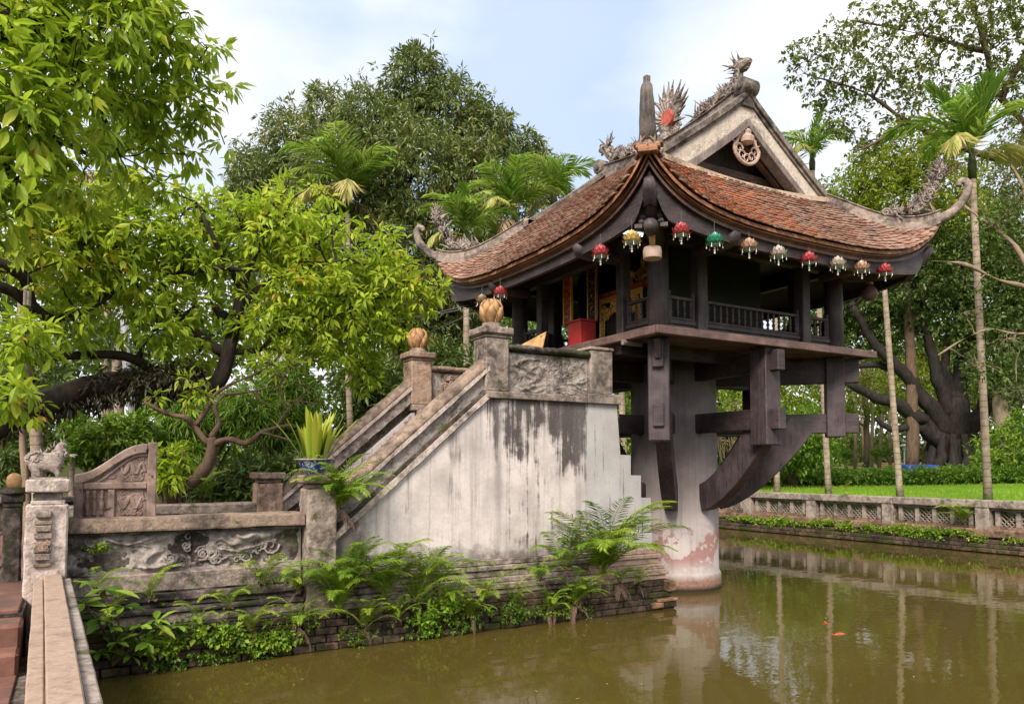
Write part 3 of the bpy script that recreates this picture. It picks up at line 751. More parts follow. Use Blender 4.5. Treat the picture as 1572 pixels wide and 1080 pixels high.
# main ridge
def mr_z(y): return 6.42 + .16 * ((y - HC) / HG) ** 2
secs = [sect(Vector((HC, y, mr_z(y))), (0, 1, 0), .20, .20, -.12) for y in np.linspace(HC - HG - .06, HC + HG + .06, 20)]
mr = obj('main_ridge', G().strip(secs), 'stone_ridge', pag, bevel=.004)
T = lambda y, z: Vector((HC, y, mr_z(y) + .20 + z))
dragon('ridge_dragon', [T(1.30, .02), T(1.10, .10), T(.95, .05), T(.78, .13), T(.64, .07), T(.50, .17), T(.45, .30)], .062, mr, seed=5, headdir=(0, -.6, .1))
dragon('ridge_dragon', [T(2.55, .02), T(2.75, .10), T(2.9, .05), T(3.06, .13), T(3.2, .07), T(3.32, .17), T(3.4, .28)], .062, mr, seed=9, headdir=(0, .6, .1))
for yy, s_ in ((.38, -1), (3.46, 1)):
    g = G().tube([(HC - .13, yy + .02 * s_, mr_z(yy) + .16), (HC + .13, yy + .02 * s_, mr_z(yy) + .16)], .12, 16)
    g.tube([(HC - .15, yy + .02 * s_, mr_z(yy) + .16), (HC + .15, yy + .02 * s_, mr_z(yy) + .16)], .055, 12)
    obj('ridge_scroll', g, 'stone_ridge', mr, True, bevel=.006)
g = G(); rr = random.Random(12)
c = T(HC - .06, .30)
for i in range(17):
    a = math.radians(-25 + 230 * i / 16); d = Vector((0, math.cos(a), math.sin(a))); l_ = .20 + .24 * max(0, math.sin(a)) + rr.uniform(-.03, .05)
    p0 = c + d * .12; g.tube(bez([p0, p0 + d * l_ * .5 + Vector((0, .03 * rr.uniform(-1, 1), .03)), p0 + d * l_ + Vector((0, .03 * rr.uniform(-1, 1), .05))], 3), [.04, .042, .04, .034, .026, .015, .004], 5)
g.tube([T(HC, -.02), T(HC, .1), T(HC, .2)], [.12, .09, .13], 8)
for s_ in (-1, 1):
    for q in range(3): scroll(g, T(HC + s_ * (.1 + .07 * q), .05 + .03 * q), (0, s_, 0), (0, 0, 1), .07, 1.5, .022)
fl = obj('flame_halo', g, 'dragon', mr, False, amp=.006, freq=25)
obj('sun_disc', G().tube([c + Vector((-.075, -.02, 0)), c + Vector((.075, -.02, 0))], .125, 24), 'red_disc', mr, bevel=.008)
# gables: outer dark rake cap, whitewashed bargeboard, inner timber bargeboard, recessed dark wall with carved pendant
for s_, yy in ((-1, HC - HG), (1, HC + HG)):
    Y = lambda q: yy + s_ * q
    for sx in (-1, 1):
        def bp(h, dz): return (HC + sx * h, dz)
        def rake(h0, h1, t0, t1, y0, y1, name, mat, bev=.004, n=10):
            secs = []
            for i in range(n + 1):
                h = h0 + (h1 - h0) * i / n; x = HC + sx * h; zt = 6.62 - (6.62 - 5.46) * (h / 1.58) ** .93
                zt += 0; secs.append([Vector((x, Y(y0), zt + t0)), Vector((x, Y(y1), zt + t0)), Vector((x, Y(y1), zt + t1)), Vector((x, Y(y0), zt + t1))])
            return obj(name, G().strip(secs), mat, pag, bevel=bev)
        rake(0.0, 1.62, .10, .01, -.16, .075, 'rake_cap', 'stone_ridge')
        rake(0.0, 1.60, .013, -.045, -.12, .045, 'rake_fillet', 'stone_ridge')
        rake(0.0, 1.50, -.042, -.30, -.08, .02, 'bargeboard', 'gable_white')
        rake(0.0, 1.22, -.30, -.41, -.10, .055, 'inner_bargeboard', 'wood_grey')
    g = G(); g.add([(HC - 1.45, Y(-.42), 5.25), (HC + 1.45, Y(-.42), 5.25), (HC, Y(-.42), 6.45)], [(0, 1, 2)])
    obj('gable_wall', g, 'wood', pag)
    # timbers in the recess
    obj('gable_tie_beam', G().box(HC - .85, HC + .85, min(Y(-.30), Y(-.40)), max(Y(-.30), Y(-.40)), 5.66, 5.76), 'wood_red', pag, bevel=.006)
    for xx in (-.45, 0, .45):
        obj('gable_strut', G().lathe((HC + xx, Y(-.34), 5.40), [(.05, 0), (.08, .04), (.055, .1), (.05, .2), (.08, .26)], 10), 'wood_red', pag, True)
    for sx in (-1, 1):
        obj('gable_rafter', G().beam((HC + sx * 1.05, Y(-.2), 5.50), (HC + sx * .1, Y(-.2), 6.14), .09, .09), 'wood_red', pag, bevel=.008)
    if s_ == -1:
        # carved pendant: fretwork rosette
        g = G(); cc = Vector((HC, Y(.0), 5.93)); rr = random.Random(4)
        pts = [cc + Vector((.19 * math.cos(a) * (1 if math.sin(a) < .2 else .8), 0, .17 * math.sin(a))) for a in np.linspace(0, 2 * PI, 25)]
        g.tube(pts, .02, 6, False)
        for i in range(5):
            a = math.radians(190 + 40 * i); scroll(g, cc + Vector((.115 * math.cos(a), 0, .115 * math.sin(a))), (1, 0, 0), (0, 0, 1), .06, 1.1, .012)
        g.lathe(cc + Vector((0, 0, .06)), [(.02, -.02), (.08, .0), (.09, .05), (.05, .09), (.06, .12), (.02, .17)], 10)
        for i in range(8):
            a = math.radians(10 + 22 * i); spikes(g, cc + Vector((.17 * math.cos(a), 0, .15 * math.sin(a))), (math.cos(a), 0, math.sin(a)), 1, .09, .03, rr, .1)
        g.v = [tuple(cc + (Vector(p) - cc) * 1.22) for p in g.v]; obj('gable_pendant', g, 'shade', pag)
    # cream ridge that runs along the foot of the gable
    secs = []
    for i in range(17):
        t = -1 + i / 8; x = HC + t * 1.60; z = 5.40 + .10 * t * t
        secs.append([Vector((x, Y(a_), z + b_)) for a_, b_ in ((-.16, -.04), (-.16, .06), (-.08, .09), (.0, .07), (.0, .035), (.09, .03), (.09, -.04))])
    obj('gable_foot_ridge', G().strip(secs), 'cream', pag, bevel=.003)
# ---- body
def post(name, x, y, z0, z1, r, mat='wood', parent=pag, n=16, sq=False, rot=0):
    if sq:
        c, s_ = math.cos(rot), math.sin(rot); gg = G().obb((x, y, (z0 + z1) / 2), (c * r, s_ * r, 0), (-s_ * r, c * r, 0), (0, 0, (z1 - z0) / 2)); return obj(name, gg, mat, parent, bevel=.012)
    return obj(name, G().lathe((x, y, 0), [(r, z0), (r * 1.01, (z0 + z1) / 2), (r * .96, z1)], n), mat, parent, True, bevel=.006)
FL = 3.31
C0, C1 = .31, 3.53
for x in (C0, C1):
    for y in (C0, C1): post('column', x, y, FL, 4.75, .125)
for y in (C0, C1):
    for x in (.97, 2.87): post('small_column', x, y, FL, 4.65, .078, sq=True)
for x in (C0, C1):
    for y in (.97, 2.87): post('small_column', x, y, FL, 4.65, .07, sq=True)
for y in (C0, C1): obj('wall_plate', G().box(C0 + .1, C1 - .1, y - .06, y + .06, 4.42, 4.60), 'wood_h', pag, bevel=.01)
for x in (C0, C1): obj('wall_plate', G().box(x - .06, x + .06, C0 + .1, C1 - .1, 4.42, 4.60), 'wood_h', pag, bevel=.01)
# floor planks running along x, edge board all round
npl = 20
for i in range(npl):
    y0 = -.03 + (3.90) * i / npl; y1 = y0 + 3.90 / npl - .008
    obj('floor_plank', G().box(0.03, 3.81, y0, y1, FL - .055 - .004 * (i % 3), FL - .006 * (i % 2)), 'wood_red', pag)
for a in ((-.06, 3.90, -.09, -.032), (-.06, 3.90, 3.872, 3.93)):
    obj('floor_edge_board', G().box(*a, FL - .085, FL + .012), 'wood_red', pag, bevel=.008)
for a in ((-.06, .028, -.03, 3.87), (3.812, 3.90, -.03, 3.87)):
    obj('floor_edge_board', G().box(*a, FL - .085, FL + .012), 'wood_red', pag, bevel=.008)
# balustrades
def baluster_mesh():
    gg = G().lathe((0, 0, 0), [(.012, 0), (.02, .01), (.012, .03), (.024, .06), (.014, .085), (.012, .10), (.024, .115), (.013, .135), (.022, .165), (.012, .19), (.02, .2), (.012, .215)], 8)
    me = bpy.data.meshes.new('baluster'); me.from_pydata(gg.v, [], gg.f); me.materials.append(M['wood']); me.polygons.foreach_set('use_smooth', [True] * len(me.polygons)); return me
mb = baluster_mesh()
def balustrade(p, q, nb):
    p, q = Vector(p), Vector(q); d = (q - p).normalized(); n = Vector((-d.y, d.x, 0))
    def bar(z0, z1, w_, name, mat='wood_h', ext=0):
        c = (p + q) / 2 + Vector((0, 0, FL + (z0 + z1) / 2)); obj(name, G().obb(c, d * ((q - p).length / 2 + ext), n * w_, (0, 0, (z1 - z0) / 2)), mat, pag, bevel=.006)
    bar(.012, .13, .025, 'rail_panel'); bar(.132, .185, .04, 'rail_moulding'); bar(.187, .22, .028, 'lower_rail'); bar(.435, .475, .028, 'top_rail')
    for i in range(nb):
        c = p.lerp(q, (i + .5) / nb) - Vector((HC, HC, 0)); o = bpy.data.objects.new('baluster', mb); col.objects.link(o); o.parent = pag; o.location = (c.x, c.y, FL + .22)
    for e, s_ in ((p, 1), (q, -1)):
        c = e + d * .02 * s_; obj('rail_post', G().box(c.x - .022, c.x + .022, c.y - .022, c.y + .022, FL + .15, FL + .54), 'wood', pag, bevel=.004)
balustrade((C0 + .14, C0, 0), (.88, C0, 0), 4); balustrade((1.06, C0, 0), (2.78, C0, 0), 16); balustrade((2.96, C0, 0), (C1 - .14, C0, 0), 4)
balustrade((C0, C0 + .14, 0), (C0, .88, 0), 4); balustrade((C0, 2.96, 0), (C0, C1 - .14, 0), 4)
balustrade((C1, C0 + .14, 0), (C1, .88, 0), 4); balustrade((C1, 1.06, 0), (C1, 2.78, 0), 16); balustrade((C1, 2.96, 0), (C1, C1 - .14, 0), 4)
balustrade((C0 + .14, C1, 0), (.88, C1, 0), 4); balustrade((1.06, C1, 0), (2.78, C1, 0), 16)
# dark inner sanctum, open to the stair side
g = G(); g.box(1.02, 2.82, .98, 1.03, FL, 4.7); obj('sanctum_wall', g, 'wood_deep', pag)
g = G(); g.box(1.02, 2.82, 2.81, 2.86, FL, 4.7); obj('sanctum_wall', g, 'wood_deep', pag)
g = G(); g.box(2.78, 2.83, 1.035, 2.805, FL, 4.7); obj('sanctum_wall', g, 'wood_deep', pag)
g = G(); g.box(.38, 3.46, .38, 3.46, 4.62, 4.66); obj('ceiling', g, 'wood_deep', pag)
for x, y in ((1.02, 1.02), (1.02, 2.82)): post('inner_column', x, y, FL, 4.6, .09, 'wood_deep')
# ---- substructure
PC = Vector((2.0, 1.93, 0))
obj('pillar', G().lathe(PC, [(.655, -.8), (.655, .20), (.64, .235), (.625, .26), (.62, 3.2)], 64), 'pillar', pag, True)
def bracket(name, ang, r1, zt, foot_r=.60, zf=1.30):
    d = Vector((math.cos(ang), math.sin(ang), 0)); n = Vector((-d.y, d.x, 0)); secs = []
    for i in range(15):
        t = i / 14; r = foot_r + (r1 - foot_r) * t; z = zf + (zt - zf) * (t ** 1.55)
        slope = Vector((r1 - foot_r, 0, (zt - zf) * 1.55 * max(t, .05) ** .55)).normalized(); nrm = Vector((-slope.z, 0, slope.x)); h = .185
        p = lambda k: PC + d * (r + nrm.x * k) + Vector((0, 0, z + nrm.z * k))
        secs.append([p(h) + n * .095, p(-h) + n * .095, p(-h) - n * .095, p(h) - n * .095])
    for s_ in secs[0]: pass
    return obj(name, G().strip(secs), 'wood', pag, bevel=.01)
corners = [(-1, -1), (1, -1), (-1, 1), (1, 1)]
for sx, sy in corners:
    cx, cy = HC + sx * 1.60, HC + sy * 1.60; ang = math.atan2(cy - PC.y, cx - PC.x)
    post('hanging_post', cx, cy, 2.03 if (sx, sy) != (1, -1) else 2.14, FL - .06, .122, sq=True, rot=PI / 4)
    d = Vector((cx - PC.x, cy - PC.y, 0)); ln = d.length; d.normalize()
    ex = .30 if (sx, sy) != (-1, -1) else .16
    obj('lower_beam', G().beam(PC + d * .55 + Vector((0, 0, 2.33)), PC + d * (ln + ex) + Vector((0, 0, 2.33)), .13, .27), 'wood_h', pag, bevel=.01)
    obj('upper_beam', G().beam(PC + d * .5 + Vector((0, 0, 3.06)), PC + d * (ln + ex + .02) + Vector((0, 0, 3.06)), .13, .34), 'wood_h', pag, bevel=.01)
    bracket('curved_bracket', ang, ln * .80, 2.32)
for sx, sy in ((0, -1), (0, 1), (-1, 0), (1, 0)):
    cx, cy = HC + sx * 1.78, HC + sy * 1.78
    post('hanging_post', cx, cy, 2.0, FL - .06, .135, sq=True)
    d = Vector((sx, sy, 0)); e = Vector((cx, cy, 0)); q = Vector((PC.x if sx == 0 else 0, 0, 0))
    s0 = Vector((cx, cy, 0)) - d * 1.25
    obj('lower_beam', G().beam(s0 + Vector((0, 0, 2.33)), e + d * .27 + Vector((0, 0, 2.33)), .13, .27), 'wood_h', pag, bevel=.01)
    obj('upper_beam', G().beam(s0 + Vector((0, 0, 3.06)), e + d * .27 + Vector((0, 0, 3.06)), .13, .26), 'wood_h', pag, bevel=.01)
    bracket('curved_bracket', math.atan2(sy, sx), 1.72, 2.28)
for y in (.75, 2.9): obj('floor_joist', G().box(.05, 3.8, y - .06, y + .06, 3.10, 3.25), 'wood_h', pag)
obj('beam_peg', G().beam((C0 - .12, C0 - .12, 3.0), (C0 - .18, C0 - .18, 3.22), .07, .07), 'wood', pag, bevel=.006)
obj('joist_end', G().tube([(-.08, .5, 3.2), (.2, .5, 3.2)], .035, 10), 'wood_grey', pag)
# carved corner bracket under the near corner
g = G(); s_ = Vector((1, -1, 0)).normalized(); dd = Vector((-1, -1, 0)).normalized(); cc = CEN + Vector((-1, -1, 0)) * 2.30
for k_ in (-1, 1):
    for i in range(6):
        z = 4.62 - i * .055; off = s_ * k_ * (.035 + .014 * i)
        g.lathe(cc + off + dd * .02 + Vector((0, 0, z)), [(.018, -.028), (.036, -.012), (.036, .012), (.018, .028)], 8)
    g.obb(cc + s_ * k_ * .135 + Vector((0, 0, 4.30)), s_ * .04, dd * .04, (0, 0, .022))
g.obb(cc - dd * .05 + Vector((0, 0, 4.48)), s_ * .03, dd * .04, (0, 0, .22))
obj('corner_bracket', g, 'wood', pag)
obj('corner_beam_end', G().tube([cc - dd * .8 + Vector((0, 0, 4.33)), cc + dd * .0 + Vector((0, 0, 4.30)), cc + dd * .12 + Vector((0, 0, 4.27)), cc + dd * .17 + Vector((0, 0, 4.22))], [.08, .085, .08, .05], 10), 'wood', pag, True)
# pale horn-like lamp on an ochre pipe
lp = cc + dd * -.10 + Vector((0, 0, 4.06))
t = thing('loudspeaker', 'pale round speaker horn on an ochre pipe under the near roof corner', 'loudspeaker', lp)
obj('neck', G().lathe(lp, [(.03, .04), (.035, .17)], 10), 'yellow_pipe', t, True)
obj('shade', G().lathe(lp, [(.06, -.085), (.098, -.09), (.10, -.08), (.102, .0), (.09, .035), (.035, .05)], 20), 'shade', t, True)
lp = Vector((-.33, -.0, 4.33))
t = thing('tube_lamp', 'short lit white tube lamp under the eave beside the pale horn', 'lamp', lp)
obj('tube', G().tube([lp + Vector((-.10, .06, .02)), lp + Vector((.10, -.06, -.02))], .02, 8), 'tube_light', t)
obj('holder', G().beam(lp + Vector((-.11, .066, .055)), lp + Vector((.11, -.066, .015)), .03, .02), 'white_paint', t)
# ---- furnishings
def mk(name, label, cat, loc, items, group=None):
    t = thing(name, label, cat, loc, group)
    for nm, gg, m, kw in items: obj(nm, gg, m, t, **kw)
    return t
def redbox(x, y, w_, d_, h_, label):
    z = FL + .005; t = thing('red_box', label, 'box', (x, y, z))
    obj('box_body', G().box(x - w_, x + w_, y - d_, y + d_, z, z + h_), 'red_paint', t, bevel=.006)
    obj('box_lid', G().box(x - w_ - .012, x + w_ + .012, y - d_ - .012, y + d_ + .012, z + h_ + .002, z + h_ + .03), 'red_paint', t, bevel=.006)
    obj('box_foot', G().box(x - w_ - .01, x + w_ + .01, y - d_ - .01, y + d_ + .01, z, z + .04), 'red_paint', t, bevel=.004)
redbox(.26, 1.80, .13, .145, .36, 'square red offering box on the floor edge at the temple entrance')
# couplet boards hung at the sanctum front
def couplet(x, y, label, mats):
    t = thing('couplet_board', label, 'board', (x, y, FL))
    obj('panel', G().box(x - .015, x + .015, y - .085, y + .085, FL + .48, FL + 1.38), mats[0], t, bevel=.004)
    for sy in (-1, 1): obj('gilt_edge', G().box(x - .022, x + .018, y + sy * .095 - .013, y + sy * .095 + .013, FL + .46, FL + 1.40), mats[1], t, bevel=.004)
    g = G(); rr = random.Random(int(y * 100))
    for i in range(7):
        zc = FL + .58 + .115 * i
        for q in range(5):
            a = (rr.uniform(-.045, .045), rr.uniform(-.04, .04)); b = (a[0] + rr.uniform(-.04, .04), a[1] + rr.uniform(-.03, .03)); g.beam((x - .019, y + a[0], zc + a[1]), (x - .019, y + b[0], zc + b[1]), .008, .008)
    o = obj('carved_characters', g, mats[1], t)
couplet(.50, 2.48, 'tall red lacquered couplet board with gilt edge above the red box', ('red_lacquer', 'gold'))
couplet(.60, 2.02, 'dim gilded couplet board hanging left of the altar', ('wood_deep', 'gold_dim'))
t = thing('altar', 'gilded carved altar table in the dark temple interior', 'altar', (1.0, 1.62, FL))
obj('altar_top', G().box(.72, 1.30, 1.12, 2.12, FL + .80, FL + .85), 'red_lacquer', t, bevel=.008)
obj('altar_body', G().box(.80, 1.28, 1.18, 2.06, FL, FL + .798), 'wood_deep', t)
g = G(); rr = random.Random(8)
for i in range(70):
    y = 1.22 + .80 * rr.random(); z = FL + .50 + .20 * rr.random(); scroll(g, (.78, y, z), (0, 1, 0), (0, 0, 1), .045, 1.4, .013)
for sy in (1.23, 2.01):
    for i in range(12): scroll(g, (.78, sy, FL + .06 + .05 * i), (0, 1, 0), (0, 0, 1), .04, 1.4, .013)
g.box(.765, .79, 1.16, 2.08, FL + .72, FL + .795); g.box(.765, .79, 1.16, 1.19, FL, FL + .72); g.box(.765, .79, 2.05, 2.08, FL, FL + .72)
obj('gilt_fretwork', g, 'gold', t)
t = thing('flower_vase', 'small vase of yellow flowers standing on the altar', 'vase', (.82, 1.42, FL + .85))
obj('vase', G().lathe((.82, 1.42, FL + .85), [(.025, 0), (.04, .04), (.02, .09), (.028, .12)], 10), 'gold_dim', t, True)
g = G(); rr = random.Random(2); spikes(g, (.82, 1.42, FL + 1.0), (0, 0, 1), 16, .08, .05, rr, 1.2); obj('flowers', g, 'lt_yellow', t)
# seated gilt figure: continuous skinned body
def skin_fig(name, nodes, edges, mat, parent, sub=2, origin=None, amp=0):
    me = bpy.data.meshes.new(name); me.from_pydata([n[0] for n in nodes], edges, []); o = link_mesh(name, me, parent)
    me.materials.append(M[mat]); md = o.modifiers.new('skin', 'SKIN'); sv = me.skin_vertices[0].data
    for i, n in enumerate(nodes): sv[i].radius = (n[1], n[1]) if not hasattr(n[1], '__len__') else n[1]
    sv[0].use_root = True; md.use_smooth_shade = True
    m2 = o.modifiers.new('sub', 'SUBSURF'); m2.levels = sub; m2.render_levels = sub
    return o
t = thing('deity_statue', 'seated gilded statue on the altar behind the near column', 'statue', (1.02, 1.40, FL + .85))
k = .62
nodes = [((0, 0, .1), .15), ((0, 0, .25), .13), ((0, 0, .42), .15), ((0, 0, .50), .06), ((-.01, 0, .58), .085), ((-.01, 0, .67), .07), ((0, 0, .74), .03),
         ((0, .15, .43), .06), ((-.06, .20, .28), .05), ((-.16, .08, .20), .04), ((0, -.15, .43), .06), ((-.06, -.20, .28), .05), ((-.16, -.08, .20), .04),
         ((-.12, .20, .07), .08), ((-.24, .04, .05), .06), ((-.12, -.20, .07), .08), ((-.24, -.04, .05), .06)]
nodes = [((a[0] * k, a[1] * k, a[2] * k), r * k) for a, r in nodes]
skin_fig('body', nodes, [(0, 1), (1, 2), (2, 3), (3, 4), (4, 5), (5, 6), (2, 7), (7, 8), (8, 9), (2, 10), (10, 11), (11, 12), (0, 13), (13, 14), (0, 15), (15, 16)], 'gold', t)
# plywood board leaning at the top of the stair
obj_b = obj('leaning_board', G().prism([(-.2, 2.98, 3.42), (-.2, 2.12, 3.30), (-.10, 2.16, 3.58), (-.12, 2.95, 3.46)], (.02, 0, .008)), 'board', None)
tag(obj_b, 'pale plywood board propped at the top of the stair behind the wall', 'board')
# lotus lanterns
def petal_mesh(mat):
    V = [(0, 0, 0), (.026, .010, .022), (.0, .018, .026), (-.026, .010, .022), (.024, .008, .052), (-.024, .008, .052), (0, -.008, .078)]
    me = bpy.data.meshes.new('petal'); me.from_pydata(V, [], [(0, 1, 2), (0, 2, 3), (1, 4, 2), (2, 5, 3), (2, 4, 6), (2, 6, 5)]); me.materials.append(M[mat]); return me
def lantern_proto(mat, label):
    t = thing('lotus_lantern', label, 'lantern', (0, 0, 0), 'lotus lanterns hung along the eaves'); pm = petal_mesh(mat)
    for ring, (n, tilt, z, r, s_) in enumerate(((6, 12, .035, .006, .95), (9, 34, .018, .018, 1.05), (11, 60, .004, .028, 1.1), (11, 92, -.008, .034, .95))):
        for i in range(n):
            a = 2 * PI * i / n + ring * .3; o = bpy.data.objects.new('petal', pm); col.objects.link(o); o.parent = t
            rot = Matrix.Rotation(a, 4, 'Z') @ Matrix.Rotation(math.radians(-tilt), 4, 'X')
            o.matrix_local = Matrix.Translation((-r * math.sin(a), r * math.cos(a), z)) @ rot @ Matrix.Scale(s_, 4)
    obj('base_plate', G().lathe((0, 0, 0), [(.02, -.045), (.05, -.038), (.062, -.026), (.05, -.012), (.03, .02)], 14), 'lt_base', t, True)
    g = G()
    for i in range(6):
        a = 2 * PI * i / 6; x, y = .07 * math.cos(a), .07 * math.sin(a); g.tube([(x * .9, y * .9, -.022), (x * 1.15, y * 1.15, -.02), (x * 1.17, y * 1.17, -.05)], .003, 4); g.lathe((x * 1.17, y * 1.17, -.055), [(.002, -.012), (.006, -.005), (.006, .003), (.002, .008)], 6)
    obj('bead_fringe', g, 'white_bead', t)
    g = G()
    for q in range(3): g.lathe((0, 0, -.06 - .025 * q), [(.003, -.012), (.010, -.004), (.010, .004), (.003, .012)], 7)
    obj('tassel', g, 'white_bead', t); obj('cord', G().tube([(0, 0, .05), (0, 0, .22)], .0025, 4), 'cable', t)
    return t
protos = {}
LAN = [('lt_red', (1046, 357, 0), 'crimson glass lotus lantern, just right of the pale horn at the near corner'),
       ('lt_green', (1097, 372, 0), 'green lotus lantern under the side eave'),
       ('lt_peach', (1150, 380, 0), 'peach lotus lantern right of the green one'),
       ('lt_white', (1195, 391, 0), 'ivory lotus lantern between the peach one and a red one'),
       ('lt_red', (1242, 400, 0), 'red lotus lantern between two ivory ones under the side eave'),
       ('lt_white', (1286, 407, 0), 'ivory lotus lantern near the far right column'),
       ('lt_peach', (1323, 413, 0), 'dusty peach lotus lantern above the far right column'),
       ('lt_red', (1359, 417, 0), 'small reddish lotus lantern at the far right end of the eave'),
       ('lt_yellow', (970, 369, 1), 'yellow lotus lantern just left of the pale horn'),
       ('lt_red', (922, 390, 1), 'red lotus lantern under the front eave above the altar'),
       ('lt_red', (768, 451, 1), 'red lotus lantern at the far left of the front eave'),
       ('lt_tan', (740, 463, 1), 'dull tan lotus lantern at the left end behind the stone lotus bud')]
def on_eave(px, py, front):
    r_ = RIGHT * ((px - CX) / F_PX) + UP * ((CY - py) / F_PX) + FW; ax = 0 if front else 1; return CAM + r_ * ((-.63 - CAM[ax]) / r_[ax])
LAN = [(m, on_eave(*p), lb) for m, p, lb in LAN]
for i, (m, p, lb) in enumerate(LAN):
    if m not in protos: t = protos[m] = lantern_proto(m, lb); t.location = p; t.rotation_euler = (0, 0, .4 * i); t.scale = (1.05,) * 3
    else: copy_tree(protos[m], p, .7 * i, lb, 1.05)
p = Vector((3.75, -.1, 4.10))
t = thing('paper_lantern', 'round dull red-brown paper lantern hanging beyond the far right eave', 'lantern', p)
obj('lantern_body', G().lathe(p, [(.05, -.09), (.09, -.06), (.11, 0), (.09, .06), (.05, .13)], 14), 'wood_red', t, True)
obj('cap', G().lathe(p, [(.05, .131), (.05, .16)], 12), 'gold_dim', t)
obj('cord', G().tube([p + Vector((0, 0, .16)), p + Vector((0, 0, .35))], .004, 4), 'cable', t)
# ------------------------------------------------------------------ STAIR BLOCK
YN, YF = .80, 2.90
st = thing('stair_block', 'whitewashed masonry staircase climbing to the pagoda, black streaks below its ledge', 'staircase', (-1.4, 1.9, 0))
def wall_poly(y0, y1, name, mat, parent=st):
    P = [(.50, .72), (.60, .72), (.60, .93), (.585, .935), (.585, 1.34), (.43, 1.345), (.43, 1.62), (.27, 1.625), (.27, 1.87), (.11, 1.875), (.06, 2.48), (-1.70, 2.48), (-3.17, 1.22), (-3.44, .98), (-3.44, .72)]
    return obj(name, G().prism([(x, y0, z) for x, z in P], (0, y1 - y0, 0)), mat, parent)
P_ = wall_poly(YN, YN + .25, 'side_wall', 'wall')
wall_poly(YF, YF + .25, 'side_wall', 'wall')
obj('core', G().prism([(.3, YN + .26, .3), (.3, YN + .26, 2.4), (-1.7, YN + .26, 2.4), (-3.3, YN + .26, .9), (-3.44, YN + .26, .3)], (0, YF - YN - .27, 0)), 'stone', st)
for i in range(11):
    x = -3.35 + i * .165; z = .78 + i * .155
    obj('step', G().box(x, x + .19, YN + .26, YF - .01, z - .02, z + .155), 'stone_pink', st, bevel=.01)
obj('landing', G().box(-1.53, .0, YN + .26, YF - .01, 2.42, 2.50), 'stone_pink', st, bevel=.01)
# plinth mouldings: stepped courses, proud of the wall
for k, (z0, z1, y, e) in enumerate(((.655, .72, .765, .02), (.60, .653, .735, .045), (.53, .598, .755, .03), (.47, .528, .715, .065), (.40, .468, .69, .09), (.34, .398, .71, .07))):
    g = G().box(-3.44, -.40, y, YN + .02, z0, z1); obj('plinth_moulding', g, 'stone', st, bevel=.01, seg=.12, amp=.008, freq=7)
    g = G().box(-.398, .60 + e * 2.0, y, YN + .02, z0, z1); obj('plinth_moulding', g, 'plinth_pale', st, bevel=.008, seg=.2, amp=.004, freq=5)
    g = G().box(.55, .60 + e * 2.0 - .002, YN + .021, YF + .2, z0, z1); obj('plinth_moulding', g, 'plinth_pale', st, bevel=.008)
# string mouldings following the stair, ledge, relief band, round coping
def along(name, pts, prof, mat, parent, bev=.0, amp=0, seg=0, smooth=False, y=YN, sgn=1):
    """sweep (dy, dz) profile along (x, z) points on the wall plane"""
    secs = [[Vector((x, y + sgn * a, z + b)) for a, b in prof] for x, z in pts]
    return obj(name, G().strip(secs), mat, parent, smooth, bev, seg, amp, 6)
slope = (2.47 - 1.27) / (3.13 - 1.74)
S0 = (-3.46, 1.27 - .33 * slope)
def sp(dx, dz, n=10): return [(S0[0] + dx + (-1.72 - S0[0] - dx) * i / n, S0[1] + dx * slope + dz + (-1.72 - S0[0] - dx) * slope * i / n) for i in range(n + 1)]
for yy, sg in ((YN, 1), (YF + .25, -1)):
    along('string_moulding', sp(0, 0), [(-.04, 0), (-.04, .075), (.02, .075), (.02, 0)], 'stone_white' if sg == 1 else 'stone', st, amp=.006, seg=.1, y=yy, sgn=sg)
    along('string_moulding', sp(0, .08), [(-.02, 0), (-.02, .05), (.02, .05), (.02, 0)], 'stone_dark', st, amp=.008, seg=.1, y=yy, sgn=sg)
    along('string_panel', sp(0, .132), [(.02, 0), (.02, .19), (.23, .19), (.23, 0)], 'stone_relief', st, amp=.016, seg=.06, y=yy, sgn=sg)
    along('string_fillet', sp(0, .305), [(-.03, 0), (-.03, .05), (.27, .05), (.27, 0)], 'stone_white', st, amp=.007, seg=.08, y=yy, sgn=sg)
    pr = [(.115 + .135 * math.cos(a), .02 + .115 * math.sin(a)) for a in np.linspace(-.15, PI + .15, 12)]
    along('stair_coping', sp(0, .35), pr, 'coping', st, smooth=True, amp=.010, seg=.09, y=yy, sgn=sg)
    # level parapet at the top
    y0, y1 = (YN, YN + .25) if sg == 1 else (YF, YF + .25)
    obj('ledge', G().box(-1.76, -.40, y0 - .05, y1 + .03, 2.482, 2.56), 'stone', st, bevel=.01, seg=.1, amp=.006)
    obj('ledge', G().box(-.398, .09, y0 - .05, y1 + .03, 2.482, 2.60), 'bal_conc', st, bevel=.008)
    obj('parapet_panel', G().box(-1.46, -.34, y0 + .05, y1 - .03, 2.562, 3.02), 'stone_relief', st)
    pr = [(.125 + .15 * math.cos(a), .05 * math.sin(a)) for a in np.linspace(0, 2 * PI, 13)[:-1]]
    along('parapet_coping', [(-1.46 + i * .14, 3.075) for i in range(9)], pr, 'coping' if sg < 0 else 'stone_dark', st, smooth=True, amp=.012, seg=.08, y=yy, sgn=sg)
    obj('end_post', G().box(-.33, .0, y0 - .005, y1 + .01, 2.602, 3.13), 'bal_conc', st, bevel=.01)
    obj('end_post_cap', G().box(-.35, .015, y0 - .02, y1 + .02, 3.131, 3.17), 'bal_conc', st, bevel=.01)
